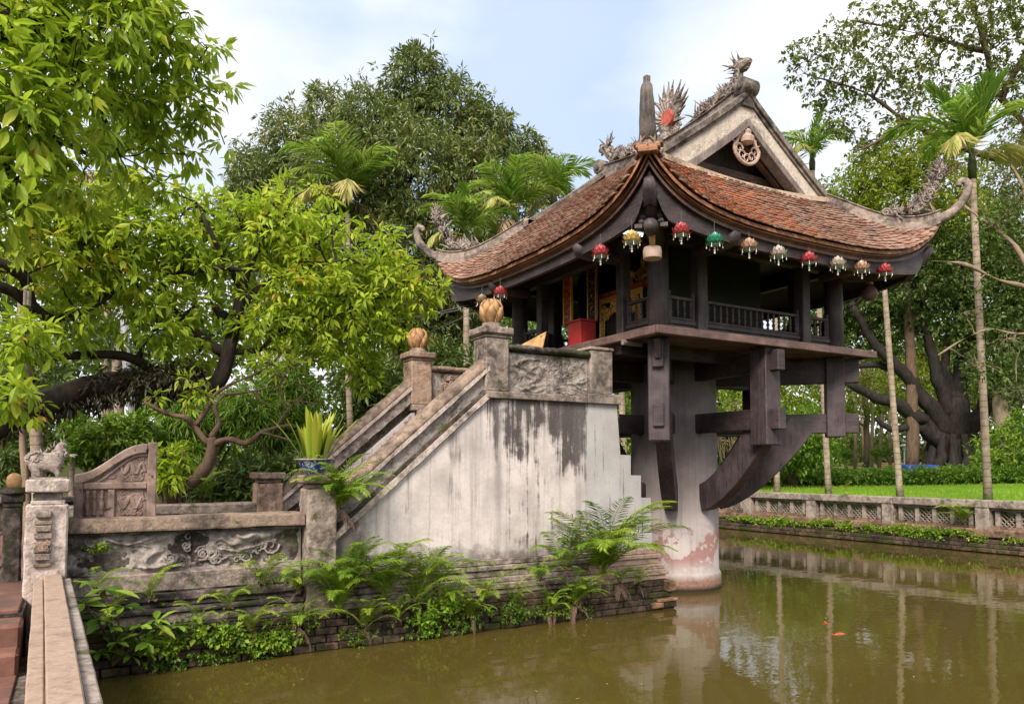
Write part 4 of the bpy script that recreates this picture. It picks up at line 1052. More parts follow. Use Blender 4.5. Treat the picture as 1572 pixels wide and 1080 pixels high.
# relief of the near parapet panel: dragon-in-cloud carving, a busy raised crust
def relief(name, x0, x1, z0, z1, y, n, seed, mat, parent, th=.02, r=(.03, .08), axis='x', sgn=-1, body=True):
    rr = random.Random(seed); g = G(); u = Vector((1, 0, 0)) if axis == 'x' else Vector((0, 1, 0)); v = Vector((0, 0, 1))
    O = (lambda a, b: Vector((a, y, b))) if axis == 'x' else (lambda a, b: Vector((y, a, b)))
    if body:
        pts = [O(x0 + (x1 - x0) * (.06 + .88 * i / 9), (z0 + z1) / 2 + (z1 - z0) * .22 * math.sin(i * 1.5 + seed)) for i in range(10)]
        pp = bez(pts, 5); g.tube(pp, [th * (1.1 + .9 * math.sin(PI * i / len(pp))) for i in range(len(pp))], 7)
    for i in range(n):
        a = rr.uniform(x0 + r[1], x1 - r[1]); b = rr.uniform(z0 + r[0], z1 - r[0]); q = rr.uniform(*r)
        ph = rr.uniform(0, 6); sg = rr.choice((-1, 1)); c_, s_ = math.cos(ph), math.sin(ph)
        scroll(g, O(a, b), u * c_ + v * s_, (v * c_ - u * s_) * sg, min(q, b - z0, z1 - b) + .004, rr.uniform(.7, 1.7), th * rr.uniform(.6, 1.1), 12)
    return obj(name, g, mat, parent)
relief('relief_carving', -1.44, -.36, 2.58, 3.0, YN + .05, 150, 3, 'stone_relief', st, .015, (.02, .075), body=False)
relief('relief_carving', -1.44, -.36, 2.58, 3.0, YF, 30, 4, 'stone_pink', st, .02, (.03, .08))
# newels with lotus buds
def newel(cx, cy, zb, zt, w_, name, label, mat='stone', bud=True, bs=1.0):
    t = thing(name, label, 'pillar', (cx, cy, zb))
    obj('shaft', G().box(cx - w_, cx + w_, cy - w_, cy + w_, zb, zt - .0), mat, t, bevel=.014, seg=.07, amp=.008, freq=8)
    obj('neck', G().lathe((cx, cy, zt), [(w_ * 1.12, .002), (w_ * 1.15, .03), (w_ * .9, .05), (w_ * .88, .08)], 4), mat, t) if False else None
    obj('cap', G().box(cx - w_ * 1.28, cx + w_ * 1.28, cy - w_ * 1.28, cy + w_ * 1.28, zt + .04, zt + .12), mat, t, bevel=.014, seg=.08, amp=.006, freq=8)
    obj('cap_moulding', G().box(cx - w_ * 1.05, cx + w_ * 1.05, cy - w_ * 1.05, cy + w_ * 1.05, zt + .001, zt + .039), mat, t, bevel=.008)
    if bud:
        obj('bud_base', G().lathe((cx, cy, zt + .121), [(.12, 0), (.125, .025), (.10, .045), (.105, .06)], 16), mat, t, True)
        bz = zt + .18
        tb = obj('lotus_bud', G().lathe((cx, cy, bz), [(.07, 0), (.108, .07), (.115, .15), (.10, .22), (.065, .265), (.02, .285)], 16), 'lotus_clay', t, True)
        if bs != 1:
            for ob_ in (tb, t.children[-2]): ob_.scale = (bs,) * 3; ob_.location = Vector((0, 0, zt + .121 - zb)) * (1 - bs)
            return t
        for ring, (n, r0, zz, ln, tl) in enumerate(((6, .100, .0, .19, .02), (6, .098, .03, .25, -.05))):
            for i in range(n):
                a = 2 * PI * (i + ring * .5) / n; e = Vector((math.cos(a), math.sin(a), 0)); s_ = Vector((-e.y, e.x, 0)); secs = []
                V = []
                for q in range(7):
                    u = q / 6; wd = .075 * math.sin(PI * min(1, .18 + u * .82)) ** .8 * (1 - .0 * u); rr_ = r0 + .055 * math.sin(PI * u * .75) + tl * (u ** 4) * 1.0 - .01
                    c0 = Vector((cx, cy, bz + zz)) + Vector((0, 0, ln * u))
                    V += [c0 + e * (rr_ - .02) + s_ * wd, c0 + e * rr_, c0 + e * (rr_ - .02) - s_ * wd, c0 + e * (rr_ - .035)]
                Fc = []
                for q in range(6):
                    for j in range(4): Fc.append((q * 4 + j, q * 4 + (j + 1) % 4, q * 4 + 4 + (j + 1) % 4, q * 4 + 4 + j))
                obj('petal', G().add(V, Fc), 'lotus_clay', tb, True)
    return t
newel(-1.62, YN + .125, 2.56, 3.16, .15, 'newel_post', 'blackened stone newel with ochre lotus bud at the near top of the stair', 'stone')
newel(-1.62, YF + .125, 2.56, 3.16, .15, 'newel_post', 'paler stone newel with ochre lotus bud beyond the stair, left of the near one', 'stone_pink')
# foundation bricks: separate bricks along the water
fb = thing('brick_foundation', 'wet mossy brick foundation under the stair block at the waterline', 'foundation', (-2.4, .7, 0))
obj('footing_core', G().box(-5.62, .76, .69, 3.1, -.7, .335), 'stone_dark', fb)
bmx = []
for k in range(3):
    gg = G().box(-.105, .105, -.05, .05, -.032, .032); me = obj('brick', gg, 'brick', fb, bevel=.008, seg=.07, amp=.004, freq=11 + k, origin=(0, 0, 0)); bmx.append(me)
rr = random.Random(21); nb = 0
for row in range(5):
    z = .033 + row * .068; off = .11 * (row % 2); yb = .60 + .016 * row
    x = -5.55 + off
    while x < .72:
        if rr.random() > .05:
            src = bmx[nb % 3]; pale = x > .35
            if nb < 3: o = src
            else: o = copy_part(src, fb)
            o.location = (x + 2.4, yb + .045 + rr.uniform(-.012, .012) - .7, z); o.rotation_euler = (0, 0, rr.uniform(-.04, .04)); nb += 1
        x += .222
obj('corner_block', G().box(.66, .80, .58, 1.1, .20, .335), 'brick_pale', fb, bevel=.03, bsegs=3, seg=.08, amp=.008)
obj('corner_block', G().box(.50, .80, .56, .70, .09, .125), 'brick_pale', fb, bevel=.008)
obj('corner_block', G().box(.40, .58, .56, .70, .02, .085), 'brick_pale', fb, bevel=.01)
obj('corner_block', G().box(.60, .79, .57, .72, .02, .085), 'brick', fb, bevel=.01)
# ------------------------------------------------------------------ LOW WALL with relief, court behind
lw = thing('relief_wall', 'low stone wall with worn dragon relief and broad coping beside the stair foot', 'wall', (-4.7, .8, 0))
X0, X1 = -5.70, -3.75
obj('wall_core', G().box(X0, X1, .86, 1.05, .33, 1.15), 'stone_dark', lw)
obj('coping', G().box(X0, X1 + .01, .73, 1.10, 1.17, 1.29), 'coping', lw, bevel=.018, bsegs=2, seg=.09, amp=.010, freq=5)
obj('coping_bed', G().box(X0, X1, .78, 1.06, 1.145, 1.168), 'stone_dark', lw)
def reliefgrid(name, x0, x1, z0, z1, y, mat, parent, amp=.05, nx=130, nz=34, seed=0):
    V = []; rr = random.Random(seed)
    for j in range(nz + 1):
        for i in range(nx + 1):
            x = x0 + (x1 - x0) * i / nx; z = z0 + (z1 - z0) * j / nz
            q = Vector((x * 2.2 + seed, z * 5.0, seed)); d = mn.noise(q); s_ = abs(mn.noise(Vector((x * 5 + d * 1.6, z * 11 + d * 1.5, 3 + seed)))); f = mn.noise(Vector((x * 22, z * 22, 1)))
            edge = min(1, 6 * min(x - x0, x1 - x, (z - z0) * 2, (z1 - z) * 2) / .5)
            h = max(0, .55 - s_ * 2.4) * max(0, d * 1.6 + .35) + .14 * f + .3 * d
            V.append((x, y - amp * h * max(0, edge), z))
    m = nx + 1; Fc = [(j * m + i, j * m + i + 1, (j + 1) * m + i + 1, (j + 1) * m + i) for j in range(nz) for i in range(nx)]
    return mesh_np(name, V, Fc, mat, parent, smooth=True)
reliefgrid('relief_panel', X0, X1, .80, 1.145, .855, 'stone_relief', lw, .11)
reliefgrid('relief_panel', -1.46, -.34, 2.565, 3.02, YN + .047, 'stone_relief', st, .05, 90, 40, 4)
relief('dragon_relief', -5.0, -3.95, .84, 1.13, .845, 40, 15, 'stone_relief', lw, .013, (.02, .085), body=False)
for (z0, z1, y, m) in ((.63, .80, .80, 'stone'), (.555, .628, .74, 'stone_dark'), (.50, .553, .77, 'stone_dark'), (.455, .498, .70, 'stone_dark'), (.36, .453, .73, 'stone'), (.335, .358, .68, 'stone_dark')):
    obj('wall_moulding', G().box(X0, X1 + .0, y, .87, z0, z1), m, lw, bevel=.012, seg=.1, amp=.012, freq=6)
# court floor behind the low wall and far wall
obj('court_floor', G().box(-5.9, -3.46, 1.06, 2.9, .3, .70), 'stone_dark', None); bpy.context.view_layer.update()
bpy.data.objects['court_floor']['kind'] = 'structure'
bw = thing('back_wall', 'low lichen-grey court wall seen behind the carved panels', 'wall', (-4.5, 3.0, 0))
obj('wall_body', G().box(-5.8, -3.62, 2.98, 3.14, .4, 1.17), 'stone_dark', bw, seg=.2, amp=.01)
obj('coping', G().box(-5.8, -3.62, 2.92, 3.2, 1.172, 1.30), 'stone', bw, bevel=.02, seg=.12, amp=.01)
obj('inner_kerb', G().box(-5.0, -3.62, 2.62, 2.8, .70, 1.18), 'coping', bw, bevel=.02, seg=.12, amp=.008)
# pillars of the low wall
def capped(cx, cy, zb, zt, w_, label, mat='stone', name='wall_pillar'):
    t = thing(name, label, 'pillar', (cx, cy, zb))
    obj('shaft', G().box(cx - w_, cx + w_, cy - w_, cy + w_, zb, zt - .13), mat, t, bevel=.02, bsegs=2, seg=.07, amp=.012, freq=7)
    obj('neck', G().box(cx - w_ * .86, cx + w_ * .86, cy - w_ * .86, cy + w_ * .86, zt - .128, zt - .085), mat, t, bevel=.008, seg=.07, amp=.006)
    obj('cap', G().box(cx - w_ * 1.22, cx + w_ * 1.22, cy - w_ * 1.22, cy + w_ * 1.22, zt - .083, zt), 'coping', t, bevel=.016, seg=.08, amp=.008, freq=8)
    return t
capped(-3.59, .84, .33, 1.645, .145, 'blackened wall pillar under the blue and white flower bowl')
capped(-3.60, 3.0, .6, 1.66, .15, 'square capped pillar of the far court wall, no bowl on it', 'stone_pink')
# corner pillar with plaque
cp = thing('corner_pillar', 'tall whitewashed corner pillar with carved plaque, carrying the stone creature', 'pillar', (-5.85, .73, 0))
cx, cy, w_ = -5.845, .745, .148
obj('shaft', G().box(cx - w_, cx + w_, cy - w_, cy + w_, .0, 1.42), 'stone_white', cp, bevel=.012, seg=.07, amp=.007, freq=7)
obj('neck', G().box(cx - .115, cx + .125, cy - .12, cy + .12, 1.422, 1.455), 'stone_white', cp, bevel=.006)
obj('neck', G().box(cx - .10, cx + .105, cy - .10, cy + .10, 1.457, 1.515), 'stone_relief', cp, bevel=.006)
obj('cap', G().box(cx - .15, cx + .155, cy - .16, cy + .16, 1.518, 1.625), 'stone_white', cp, bevel=.012, seg=.07, amp=.005)
for i in range(8):
    z = .93 + i * .056; wd = .055 if i % 2 else .062
    obj('plaque_tier', G().box(cx - .02 - wd, cx - .02 + wd, cy - w_ - (.045 if i % 2 else .03), cy - w_ + .02, z, z + (.05 if i % 3 else .032)), 'stone' if i % 3 else 'coping', cp, bevel=.006, seg=.04, amp=.005, freq=14)
relief('plaque_carving', cx - .075, cx + .035, 1.05, 1.15, cy - w_ - .04, 12, 6, 'stone_pink', cp, .007, (.01, .02), body=False)
# stone creature: seated lion-bird, body one skinned surface, curls on mane
t = thing('stone_creature', 'grey carved mythical beast crouching on the corner pillar, head turned right', 'statue', (cx, cy, 1.625))
nodes = [((-.04, 0, .12), .075), ((-.10, 0, .15), .07), ((.03, 0, .13), .07), ((.08, 0, .19), .055), ((.085, 0, .25), .045), ((.10, 0, .29), .035), ((.15, 0, .275), .016),
         ((-.10, .05, .06), .035), ((-.07, .055, .015), .018), ((-.10, -.05, .06), .035), ((-.07, -.055, .015), .018),
         ((.06, .045, .07), .026), ((.085, .045, .012), .016), ((.06, -.045, .07), .026), ((.085, -.045, .012), .016), ((-.14, 0, .18), .045), ((-.12, 0, .225), .03)]
nodes = [((a[0] * .88, a[1], a[2]), q) for a, q in nodes]
cb = skin_fig('body', nodes, [(0, 1), (0, 2), (2, 3), (3, 4), (4, 5), (5, 6), (1, 7), (7, 8), (1, 9), (9, 10), (2, 11), (11, 12), (2, 13), (13, 14), (1, 15), (15, 16)], 'creature', t)
g = G(); rr = random.Random(33); o0 = Vector((cx, cy, 1.625))
for i in range(46):
    a = rr.uniform(0, 2 * PI); e = rr.uniform(-.4, 1.3); k = rr.choice((0, 0, 1)); c0, rad = ((Vector((-.09, 0, .15)), .075), (Vector((.075, 0, .20)), .055))[k]
    n_ = Vector((math.cos(a) * math.cos(e), math.sin(a) * math.cos(e), math.sin(e))); u = n_.orthogonal().normalized(); scroll(g, o0 + c0 + n_ * rad, u, n_.cross(u), .022, 1.5, .008, 10)
for i in range(9): spikes(g, o0 + Vector((.10 - .02 * i, 0, .30 - .012 * i)), (-.3, 0, 1), 1, .045, .02, rr, .4)
spikes(g, o0 + Vector((.14, 0, .20)), (1, 0, .1), 4, .05, .02, rr, .3)
obj('mane_curls', g, 'creature', t)
obj('statue_plinth', G().box(cx - .13, cx + .13, cy - .08, cy + .08, 1.6255, 1.64), 'creature', t)
# carved stone wings (two, parallel) behind the coping
def wing(y, label, dx=0):
    t = thing('carved_wing', label, 'carved panel', (-5.35 + dx, y, 1.2)); xa, xb = -5.66 + dx, -5.02 + dx; z0 = 1.24 if y < 1.5 else .72
    zt = lambda u: 1.66 + .27 * (0.5 - .5 * math.cos(PI * min(1, u * 1.05)))
    obj('stile', G().box(xb - .075, xb, y - .05, y + .05, z0, 1.945), 'carved', t, bevel=.008)
    obj('stile', G().box(xa, xa + .065, y - .05, y + .05, z0, 1.66), 'carved', t, bevel=.008)
    secs = []
    for i in range(15):
        u = i / 14; x = xa + .0 + (xb - .077 - xa) * u; z = zt(u); secs.append([Vector((x, y - .055, z)), Vector((x, y + .055, z)), Vector((x, y + .055, z - .085)), Vector((x, y - .055, z - .085))])
    obj('curved_rail', G().strip(secs), 'carved', t, bevel=.01)
    secs = []
    for i in range(15):
        u = i / 14; x = xa + .067 + (xb - .08 - xa - .067) * u; z = zt(u) - .087; secs.append([Vector((x, y - .03, z)), Vector((x, y + .03, z)), Vector((x, y + .03, z - .02)), Vector((x, y - .03, z - .02))])
    obj('bead_rail', G().strip(secs), 'carved', t)
    obj('mid_rail', G().box(xa + .066, xb - .076, y - .045, y + .045, 1.53, 1.59), 'carved', t, bevel=.008)
    obj('mid_stile', G().box(xa + .255, xa + .31, y - .04, y + .04, z0, 1.528), 'carved', t, bevel=.006)
    obj('back_panel', G().prism([(xa + .06, y - .012, z0), (xb - .07, y - .012, z0), (xb - .07, y - .012, 1.86), (xb - .3, y - .012, 1.78), (xa + .12, y - .012, 1.60), (xa + .06, y - .012, 1.6)], (0, .03, 0)), 'carved', t)
    relief('carved_relief', xa + .32, xb - .08, 1.30, 1.52, y - .014, 60, 8, 'carved', t, .010, (.012, .045))
    relief('carved_relief', xb - .30, xb - .08, 1.60, 1.82, y - .014, 50, 9, 'carved', t, .010, (.012, .045))
    relief('carved_relief', xb - .45, xb - .28, 1.60, 1.70, y - .014, 7, 10, 'carved', t, .010, (.01, .03), body=False)
    for i in range(3):
        obj('spindle', G().lathe((xa + .10 + i * .055, y - .02, 1.30), [(.012, 0), (.018, .02), (.01, .035), (.021, .075), (.021, .12), (.01, .15), (.02, .165), (.01, .18), (.018, .20), (.012, .225)], 8), 'carved', t, True)
    return t
wing(1.0, 'nearer carved reddish stone wing with scroll reliefs standing on the low wall')
wing(1.75, 'farther carved stone wing, mostly hidden behind the nearer one', .02)
# blue-white bowl with strap-leaf fern
t = thing('flower_bowl', 'blue and white porcelain bowl holding a yellow-green strap-leaf plant', 'flower pot', (-3.65, .84, 1.646))
BC = Vector((-3.63, .84, 1.647))
obj('bowl', G().lathe(BC, [(.07, 0), (.085, .012), (.12, .05), (.155, .11), (.165, .135), (.19, .142), (.19, .155), (.15, .155), (.13, .12), (.02, .11)], 28), 'china', t, True)
obj('bowl_rim', G().lathe(BC, [(.165, .136), (.196, .145), (.196, .158), (.15, .158)], 28), 'bal_conc', t, True)
obj('soil', G().lathe(BC, [(.15, .12), (.15, .14), (.02, .145)], 16), 'ground', t)
pl = thing('strap_leaf_plant', 'upright yellow-green strap-leaf plant growing in the porcelain bowl', 'plant', BC + Vector((0, 0, .14)))
def strap(base, d, ln, w_, curl, seed):
    rr = random.Random(seed); V = []; F_ = []; n = 9; d = Vector(d).normalized(); s_ = d.cross(Vector((0, 0, 1))); s_ = s_.normalized() if s_.length > .01 else Vector((1, 0, 0)); p = Vector(base); T = []
    for i in range(n + 1):
        u = i / n; ww = w_ * (math.sin(PI * (.14 + .86 * u)) ** .6) * (1 + .07 * rr.uniform(-1, 1)); V += [p + s_ * ww, p + d.cross(s_) * .006, p - s_ * ww]; T += [.45 + .5 * u] * 3
        dd = Vector((d.x, d.y, d.z)); p = p + dd * ln / n; d = (d + Vector((d.x * curl, d.y * curl, -curl * .25)) * (.5 + u)).normalized()
        if i < n: F_ += [(3 * i, 3 * i + 1, 3 * i + 4, 3 * i + 3), (3 * i + 1, 3 * i + 2, 3 * i + 5, 3 * i + 4)]
    return V, F_, T
rr = random.Random(14)
for i in range(40):
    a = rr.uniform(0, 2 * PI); r_ = rr.uniform(0, .11); e = rr.uniform(.10, .42) * (r_ / .08 + .25)
    V, F_, T_ = strap(BC + Vector((r_ * math.cos(a), r_ * math.sin(a), .13)), (math.cos(a) * e, math.sin(a) * e, 1), rr.uniform(.32, .58), rr.uniform(.024, .036), .06, i)
    mesh_np('leaf', V, F_, 'leaf_snake', pl, np.clip(np.array(T_) + rr.uniform(-.25, .2), 0, 1))
V, Fc, tt, C_, pd = cloud([(BC + Vector((0, 0, .16)), (.17, .17, .05))], 45, 6, .03, .015, seed=5); mesh_np('small_leaves', V, Fc, 'leaf_cover', pl, tt)['kind'] = 'stuff'
# ------------------------------------------------------------------ WALKWAY at the left, foreground rail
pr = thing('foreground_rail', 'long pale concrete rail running from the camera to the corner pillar', 'railing', (-5.75, -3.0, 0))
def railpts(o): return [(-5.79 + o, .60), (-5.68 + o, -3.3), (-5.60 + o, -9.0)]
def railbar(w0, w1, z0, z1, name, mat, amp=.003):
    P = [(-5.79, .597), (-5.735, -1.3), (-5.68, -3.3), (-5.64, -6), (-5.60, -9.0)]
    secs = [[Vector((x + w0, y, z0)), Vector((x + w1, y, z0)), Vector((x + w1, y, z1)), Vector((x + w0, y, z1))] for x, y in P]
    return obj(name, G().strip(secs), mat, pr, bevel=.007, seg=.2, amp=amp, freq=5)
railbar(-.062, .062, .79, .865, 'rail_top', 'rail_conc'); railbar(-.13, -.064, .60, .835, 'rail_shoulder', 'rail_conc'); railbar(.064, .125, .60, .83, 'rail_shoulder', 'bal_conc'); railbar(-.10, .10, -.6, .6, 'rail_wall', 'stone_dark', .01)
rr = random.Random(9)
pv = tag(obj('walkway', G().box(-14, -5.96, .0, 16, .3, .675), 'stone_dark'), kind='structure')
gg = G().box(-.145, .145, -.145, .145, -.02, .012); pt0 = obj('paving_tile', gg, 'pave', pv, bevel=.006, origin=(0, 0, 0)); first = True; cnt = 0
for j in range(34):
    for i in range(8):
        x = -6.13 - i * .30; y = .17 + j * .30
        if cnt == 0: o = pt0
        else: o = copy_part(pt0, pv)
        o.location = (x, y, .690 + rr.uniform(-.002, .002)); cnt += 1
pv2 = tag(obj('lower_path', G().box(-14, -5.82, -9.5, -.0, -.2, .36), 'stone_dark', seg=.5), kind='structure')
g1 = G().box(-.145, .145, -.145, .145, -.015, .01); pt1 = obj('paving_tile', g1, 'pave', pv2, bevel=.006, origin=(0, 0, 0)); cnt = 0
for j in range(22):
    for i in range(6):
        o = pt1 if cnt == 0 else copy_part(pt1, pv2)
        o.location = (-6.10 - i * .30, -.75 - j * .30, .37 + rr.uniform(-.002, .002)); cnt += 1
sr = thing('entry_steps', 'worn red stone steps leading up to the tiled walkway at the left edge', 'steps', (-6.6, -.2, .36))
obj('step', G().box(-8, -5.95, -.35, .0, .36, .655), 'pave', sr, bevel=.02, seg=.2, amp=.008)
obj('step', G().box(-8, -5.95, -.62, -.352, .36, .52), 'pave', sr, bevel=.02, seg=.2, amp=.008)
# kerb wall lining the walkway beyond the corner pillar, lotus-bud posts
kw = thing('walkway_kerb', 'dark low kerb wall bordering the tiled walkway behind the corner pillar', 'kerb', (-6.0, 2, .6))
obj('kerb', G().box(-6.02, -5.90, .92, 6.6, .3, .95), 'stone_dark', kw, bevel=.015, seg=.2, amp=.01)
newel(-6.13, 1.7, .68, 1.36, .07, 'lotus_post', 'small ochre lotus-bud post just behind the corner pillar', 'stone_dark', bs=.55)
fw = thing('end_wall', 'dark low wall closing the far end of the tiled walkway', 'wall', (-8, 8.2, .6))
obj('wall_body', G().box(-14, -5.0, 8.1, 8.3, .5, 1.14), 'stone_dark', fw, seg=.4, amp=.02); obj('coping', G().box(-14, -5.0, 8.02, 8.38, 1.142, 1.24), 'stone', fw, bevel=.02, seg=.3, amp=.01)
# ------------------------------------------------------------------ FAR BALUSTRADE
fbx = thing('pond_balustrade', 'long grey openwork balustrade on the far bank of the pond', 'balustrade', (10.5, 6, 0))
XB = 10.45
ys = [4.13 + 2.07 * k for k in range(-4, 6)]
obj('footing', G().box(XB - .06, XB + .28, -5, 14.9, .30, .47), 'foot', fbx, bevel=.03, bsegs=2, seg=.25, amp=.02, freq=4)
obj('footing_core', G().box(XB + .02, XB + .28, -5, 14.9, -.6, .30), 'stone_dark', fbx)
gb = G().box(-.05, .05, -.19, .19, -.04, .04); b0 = obj('brick', gb, 'brick', fbx, bevel=.008, seg=.12, amp=.006, origin=(0, 0, 0)); cnt = 0
for row in range(3):
    y = -4.8 + .2 * (row % 2)
    while y < 14:
        if y > -.5 and y < 12.5:
            o = b0 if cnt == 0 else copy_part(b0, fbx)
            o.location = (XB - .05 - .05 * (2 - row) - 10.5, y - 6, .055 + row * .085); o.rotation_euler = (0, 0, rr.uniform(-.03, .03)); cnt += 1
        y += .395
posts_done = 0
for k, y in enumerate(ys):
    obj('post', G().box(XB - .05, XB + .23, y - .14, y + .14, .44, 1.0), 'bal_conc', fbx, bevel=.012, seg=.1, amp=.005)
    y1 = ys[k + 1] if k + 1 < len(ys) else 14.9
    obj('coping', G().box(XB - .07, XB + .27, y - .14 + .004, y1 - .14, .90, 1.055), 'bal_conc', fbx, bevel=.022, bsegs=2, seg=.15, amp=.008)
    a, b = y + .145, y1 - .145
    obj('lower_rail', G().box(XB + .03, XB + .17, a, b, .47, .53), 'foot', fbx)
    obj('upper_rail', G().box(XB + .03, XB + .17, a, b, .845, .898), 'bal_conc', fbx)
    ms = [a + .12 + (b - a - .24) * q / 4 for q in range(5)]
    for q, m_ in enumerate(ms): obj('mullion', G().box(XB + .03, XB + .16, m_ - .045, m_ + .045, .532, .843), 'bal_conc', fbx, bevel=.006)
    for q in range(4):
        p, r_ = ms[q] + .047, ms[q + 1] - .047; g = G(); n = 3
        for i in range(-n, n + 1):
            st_ = (r_ - p) / n
            for s_ in (1, -1):
                y0_ = p + i * st_; za, zb = (.53, .845); yy0, yy1 = y0_, y0_ + (zb - za) * s_
                # clip diagonal to the opening
                def cl(ya, yb):
                    t0, t1 = 0, 1
                    for lim, sg in ((p, 1), (r_, -1)):
                        d0, d1 = sg * (ya - lim), sg * (yb - lim)
                        if d0 < 0 and d1 < 0: return None
                        if d0 < 0: t0 = max(t0, d0 / (d0 - d1))
                        if d1 < 0: t1 = min(t1, d0 / (d0 - d1))
                    return (t0, t1) if t1 - t0 > .08 else None
                c_ = cl(yy0, yy1)
                if c_: g.beam((XB + .10, yy0 + (yy1 - yy0) * c_[0], za + (zb - za) * c_[0]), (XB + .10, yy0 + (yy1 - yy0) * c_[1], za + (zb - za) * c_[1]), .015, .03, up=(1, 0, 0))
        if g.v and y < 13: obj('lattice_tile', g, 'bal_conc', fbx)
# ------------------------------------------------------------------ VEGETATION
def onpl(px, py, ax, v):
    r = RIGHT * ((px - CX) / F_PX) + UP * ((CY - py) / F_PX) + FW; return CAM + r * ((v - CAM[ax]) / r[ax])
def PP(l): return [tuple(at(px, py, d)) for px, py, d in l]
# one-leaf meshes for leaves that are parts of their own
def leaf_part_mesh(name, mat, w_=.38, tint=.55):
    V = [(0, 0, 0), (w_ * .38, .28, .05), (w_ * .5, .55, .06), (w_ * .25, .85, .0), (0, 1, -.07), (-w_ * .25, .85, .0), (-w_ * .5, .55, .06), (-w_ * .38, .28, .05), (0, .3, 0), (0, .58, .0), (0, .84, -.035)]
    F_ = [(0, 1, 8), (1, 2, 9, 8), (2, 3, 10, 9), (3, 4, 10), (0, 8, 7), (8, 9, 6, 7), (9, 10, 5, 6), (10, 4, 5)]
    me = bpy.data.meshes.new(name); me.from_pydata(V, [], F_); me.materials.append(M[mat])
    a = me.attributes.new('tint', 'FLOAT', 'POINT'); a.data.foreach_set('value', [tint] * len(V)); return me
LP = {}
def leaf_objects(parent, mat, P, D, ll, n, w_=.38, name='leaf', seed=0, cull=None):
    key = (mat, w_)
    if key not in LP: LP[key] = [leaf_part_mesh('leaf', mat, w_, t) for t in (.3, .45, .6, .8, 1.0)]
    rs = random.Random(seed); P = np.asarray(P); Q = P - np.array(CAM); dep = Q @ np.array(FW); px = CX + F_PX * (Q @ np.array(RIGHT)) / dep; py = CY - F_PX * (Q @ np.array(UP)) / dep
    ok = np.where((px > 5) & (px < 1567) & (py > 5) & (py < 1075) & (dep > 0))[0]
    order = ok[np.argsort(dep[ok])][:n * 3]; order = sorted(order, key=lambda i: dep[i])[:n]
    wl = world_loc(parent)
    for i in order:
        d = Vector(D[i]).normalized(); u = Vector((rs.gauss(0, .4), rs.gauss(0, .4), 1)); s_ = d.cross(u).normalized(); z = s_.cross(d)
        o = bpy.data.objects.new(name, LP[key][min(4, int(abs(rs.gauss(1.8, 1.1))))]); col.objects.link(o); o.parent = parent
        o.matrix_local = Matrix.Translation(Vector(P[i]) - wl) @ Matrix((s_, d, z)).transposed().to_4x4() @ Matrix.Scale(float(ll[i]) * 1.05, 4)
    return set(order)
def tree(name, label, cat, base, limbs, blobs, n_cl, k, L_, W_, leaf, bark, group=None, n_tw=60, tw_r=.02, parts=0, seed=1, hollow=.45, droop=.3, r_br=.05, amp=.1, wparts=.38, spread=1.0, jit=.16):
    t = thing(name, label, cat, base, group); g = G(); nodes = []
    for li, (pts, r0, r1) in enumerate(limbs):
        pp = bez(pts, 5); kk = len(pp); rad = [r0 + (r1 - r0) * i / (kk - 1) for i in range(kk)]
        pp = [p + Vector((mn.noise(p * 2 + Vector((li, 0, 0))), mn.noise(p * 2.3), mn.noise(p * 1.9 + Vector((0, 5, 0))))) * rad[i] * .5 for i, p in enumerate(pp)]
        g.tube(pp, rad, 9); nodes += list(zip([tuple(p) for p in pp], rad))[2:]
    obj('trunk', g, bark, t, True, seg=.25 if base[0] < 5 else 0, amp=.012 if base[0] < 5 else .03, freq=9 if base[0] < 5 else 2.5)
    V, Fc, tt, C, (P, D, ll) = cloud(blobs, n_cl, k, L_, W_, droop=droop, hollow=hollow, seed=seed, spread=spread, jit=jit)
    g = G(); cen = [b[0] for b in blobs]; branches(g, nodes, cen, r_br, r_br * .3, seed, 5, amp)
    nodes2 = nodes[::3] + [(tuple(c), r_br * .35) for c in cen]; rs = random.Random(seed)
    idx = rs.sample(range(len(C)), min(n_tw, len(C))); branches(g, nodes2, [tuple(C[i]) for i in idx], tw_r, .004, seed + 99, 4, amp * 1.2)
    obj('branches', g, bark, t, True)['kind'] = 'stuff'
    tt_ = tt
    if parts:
        used = leaf_objects(t, leaf, P, D, ll, parts, wparts, seed=seed)
        m = np.ones(len(P), bool); m[list(used)] = False; n = len(P)
        keepf = np.concatenate([np.where(m)[0], np.where(m)[0] + n]); Fc = Fc[keepf]
    o = mesh_np('crown', V, Fc, leaf, t, tt_); o['kind'] = 'stuff'
    return t
GZ = .62
def dn(p, z=GZ): return (p[0], p[1], z)
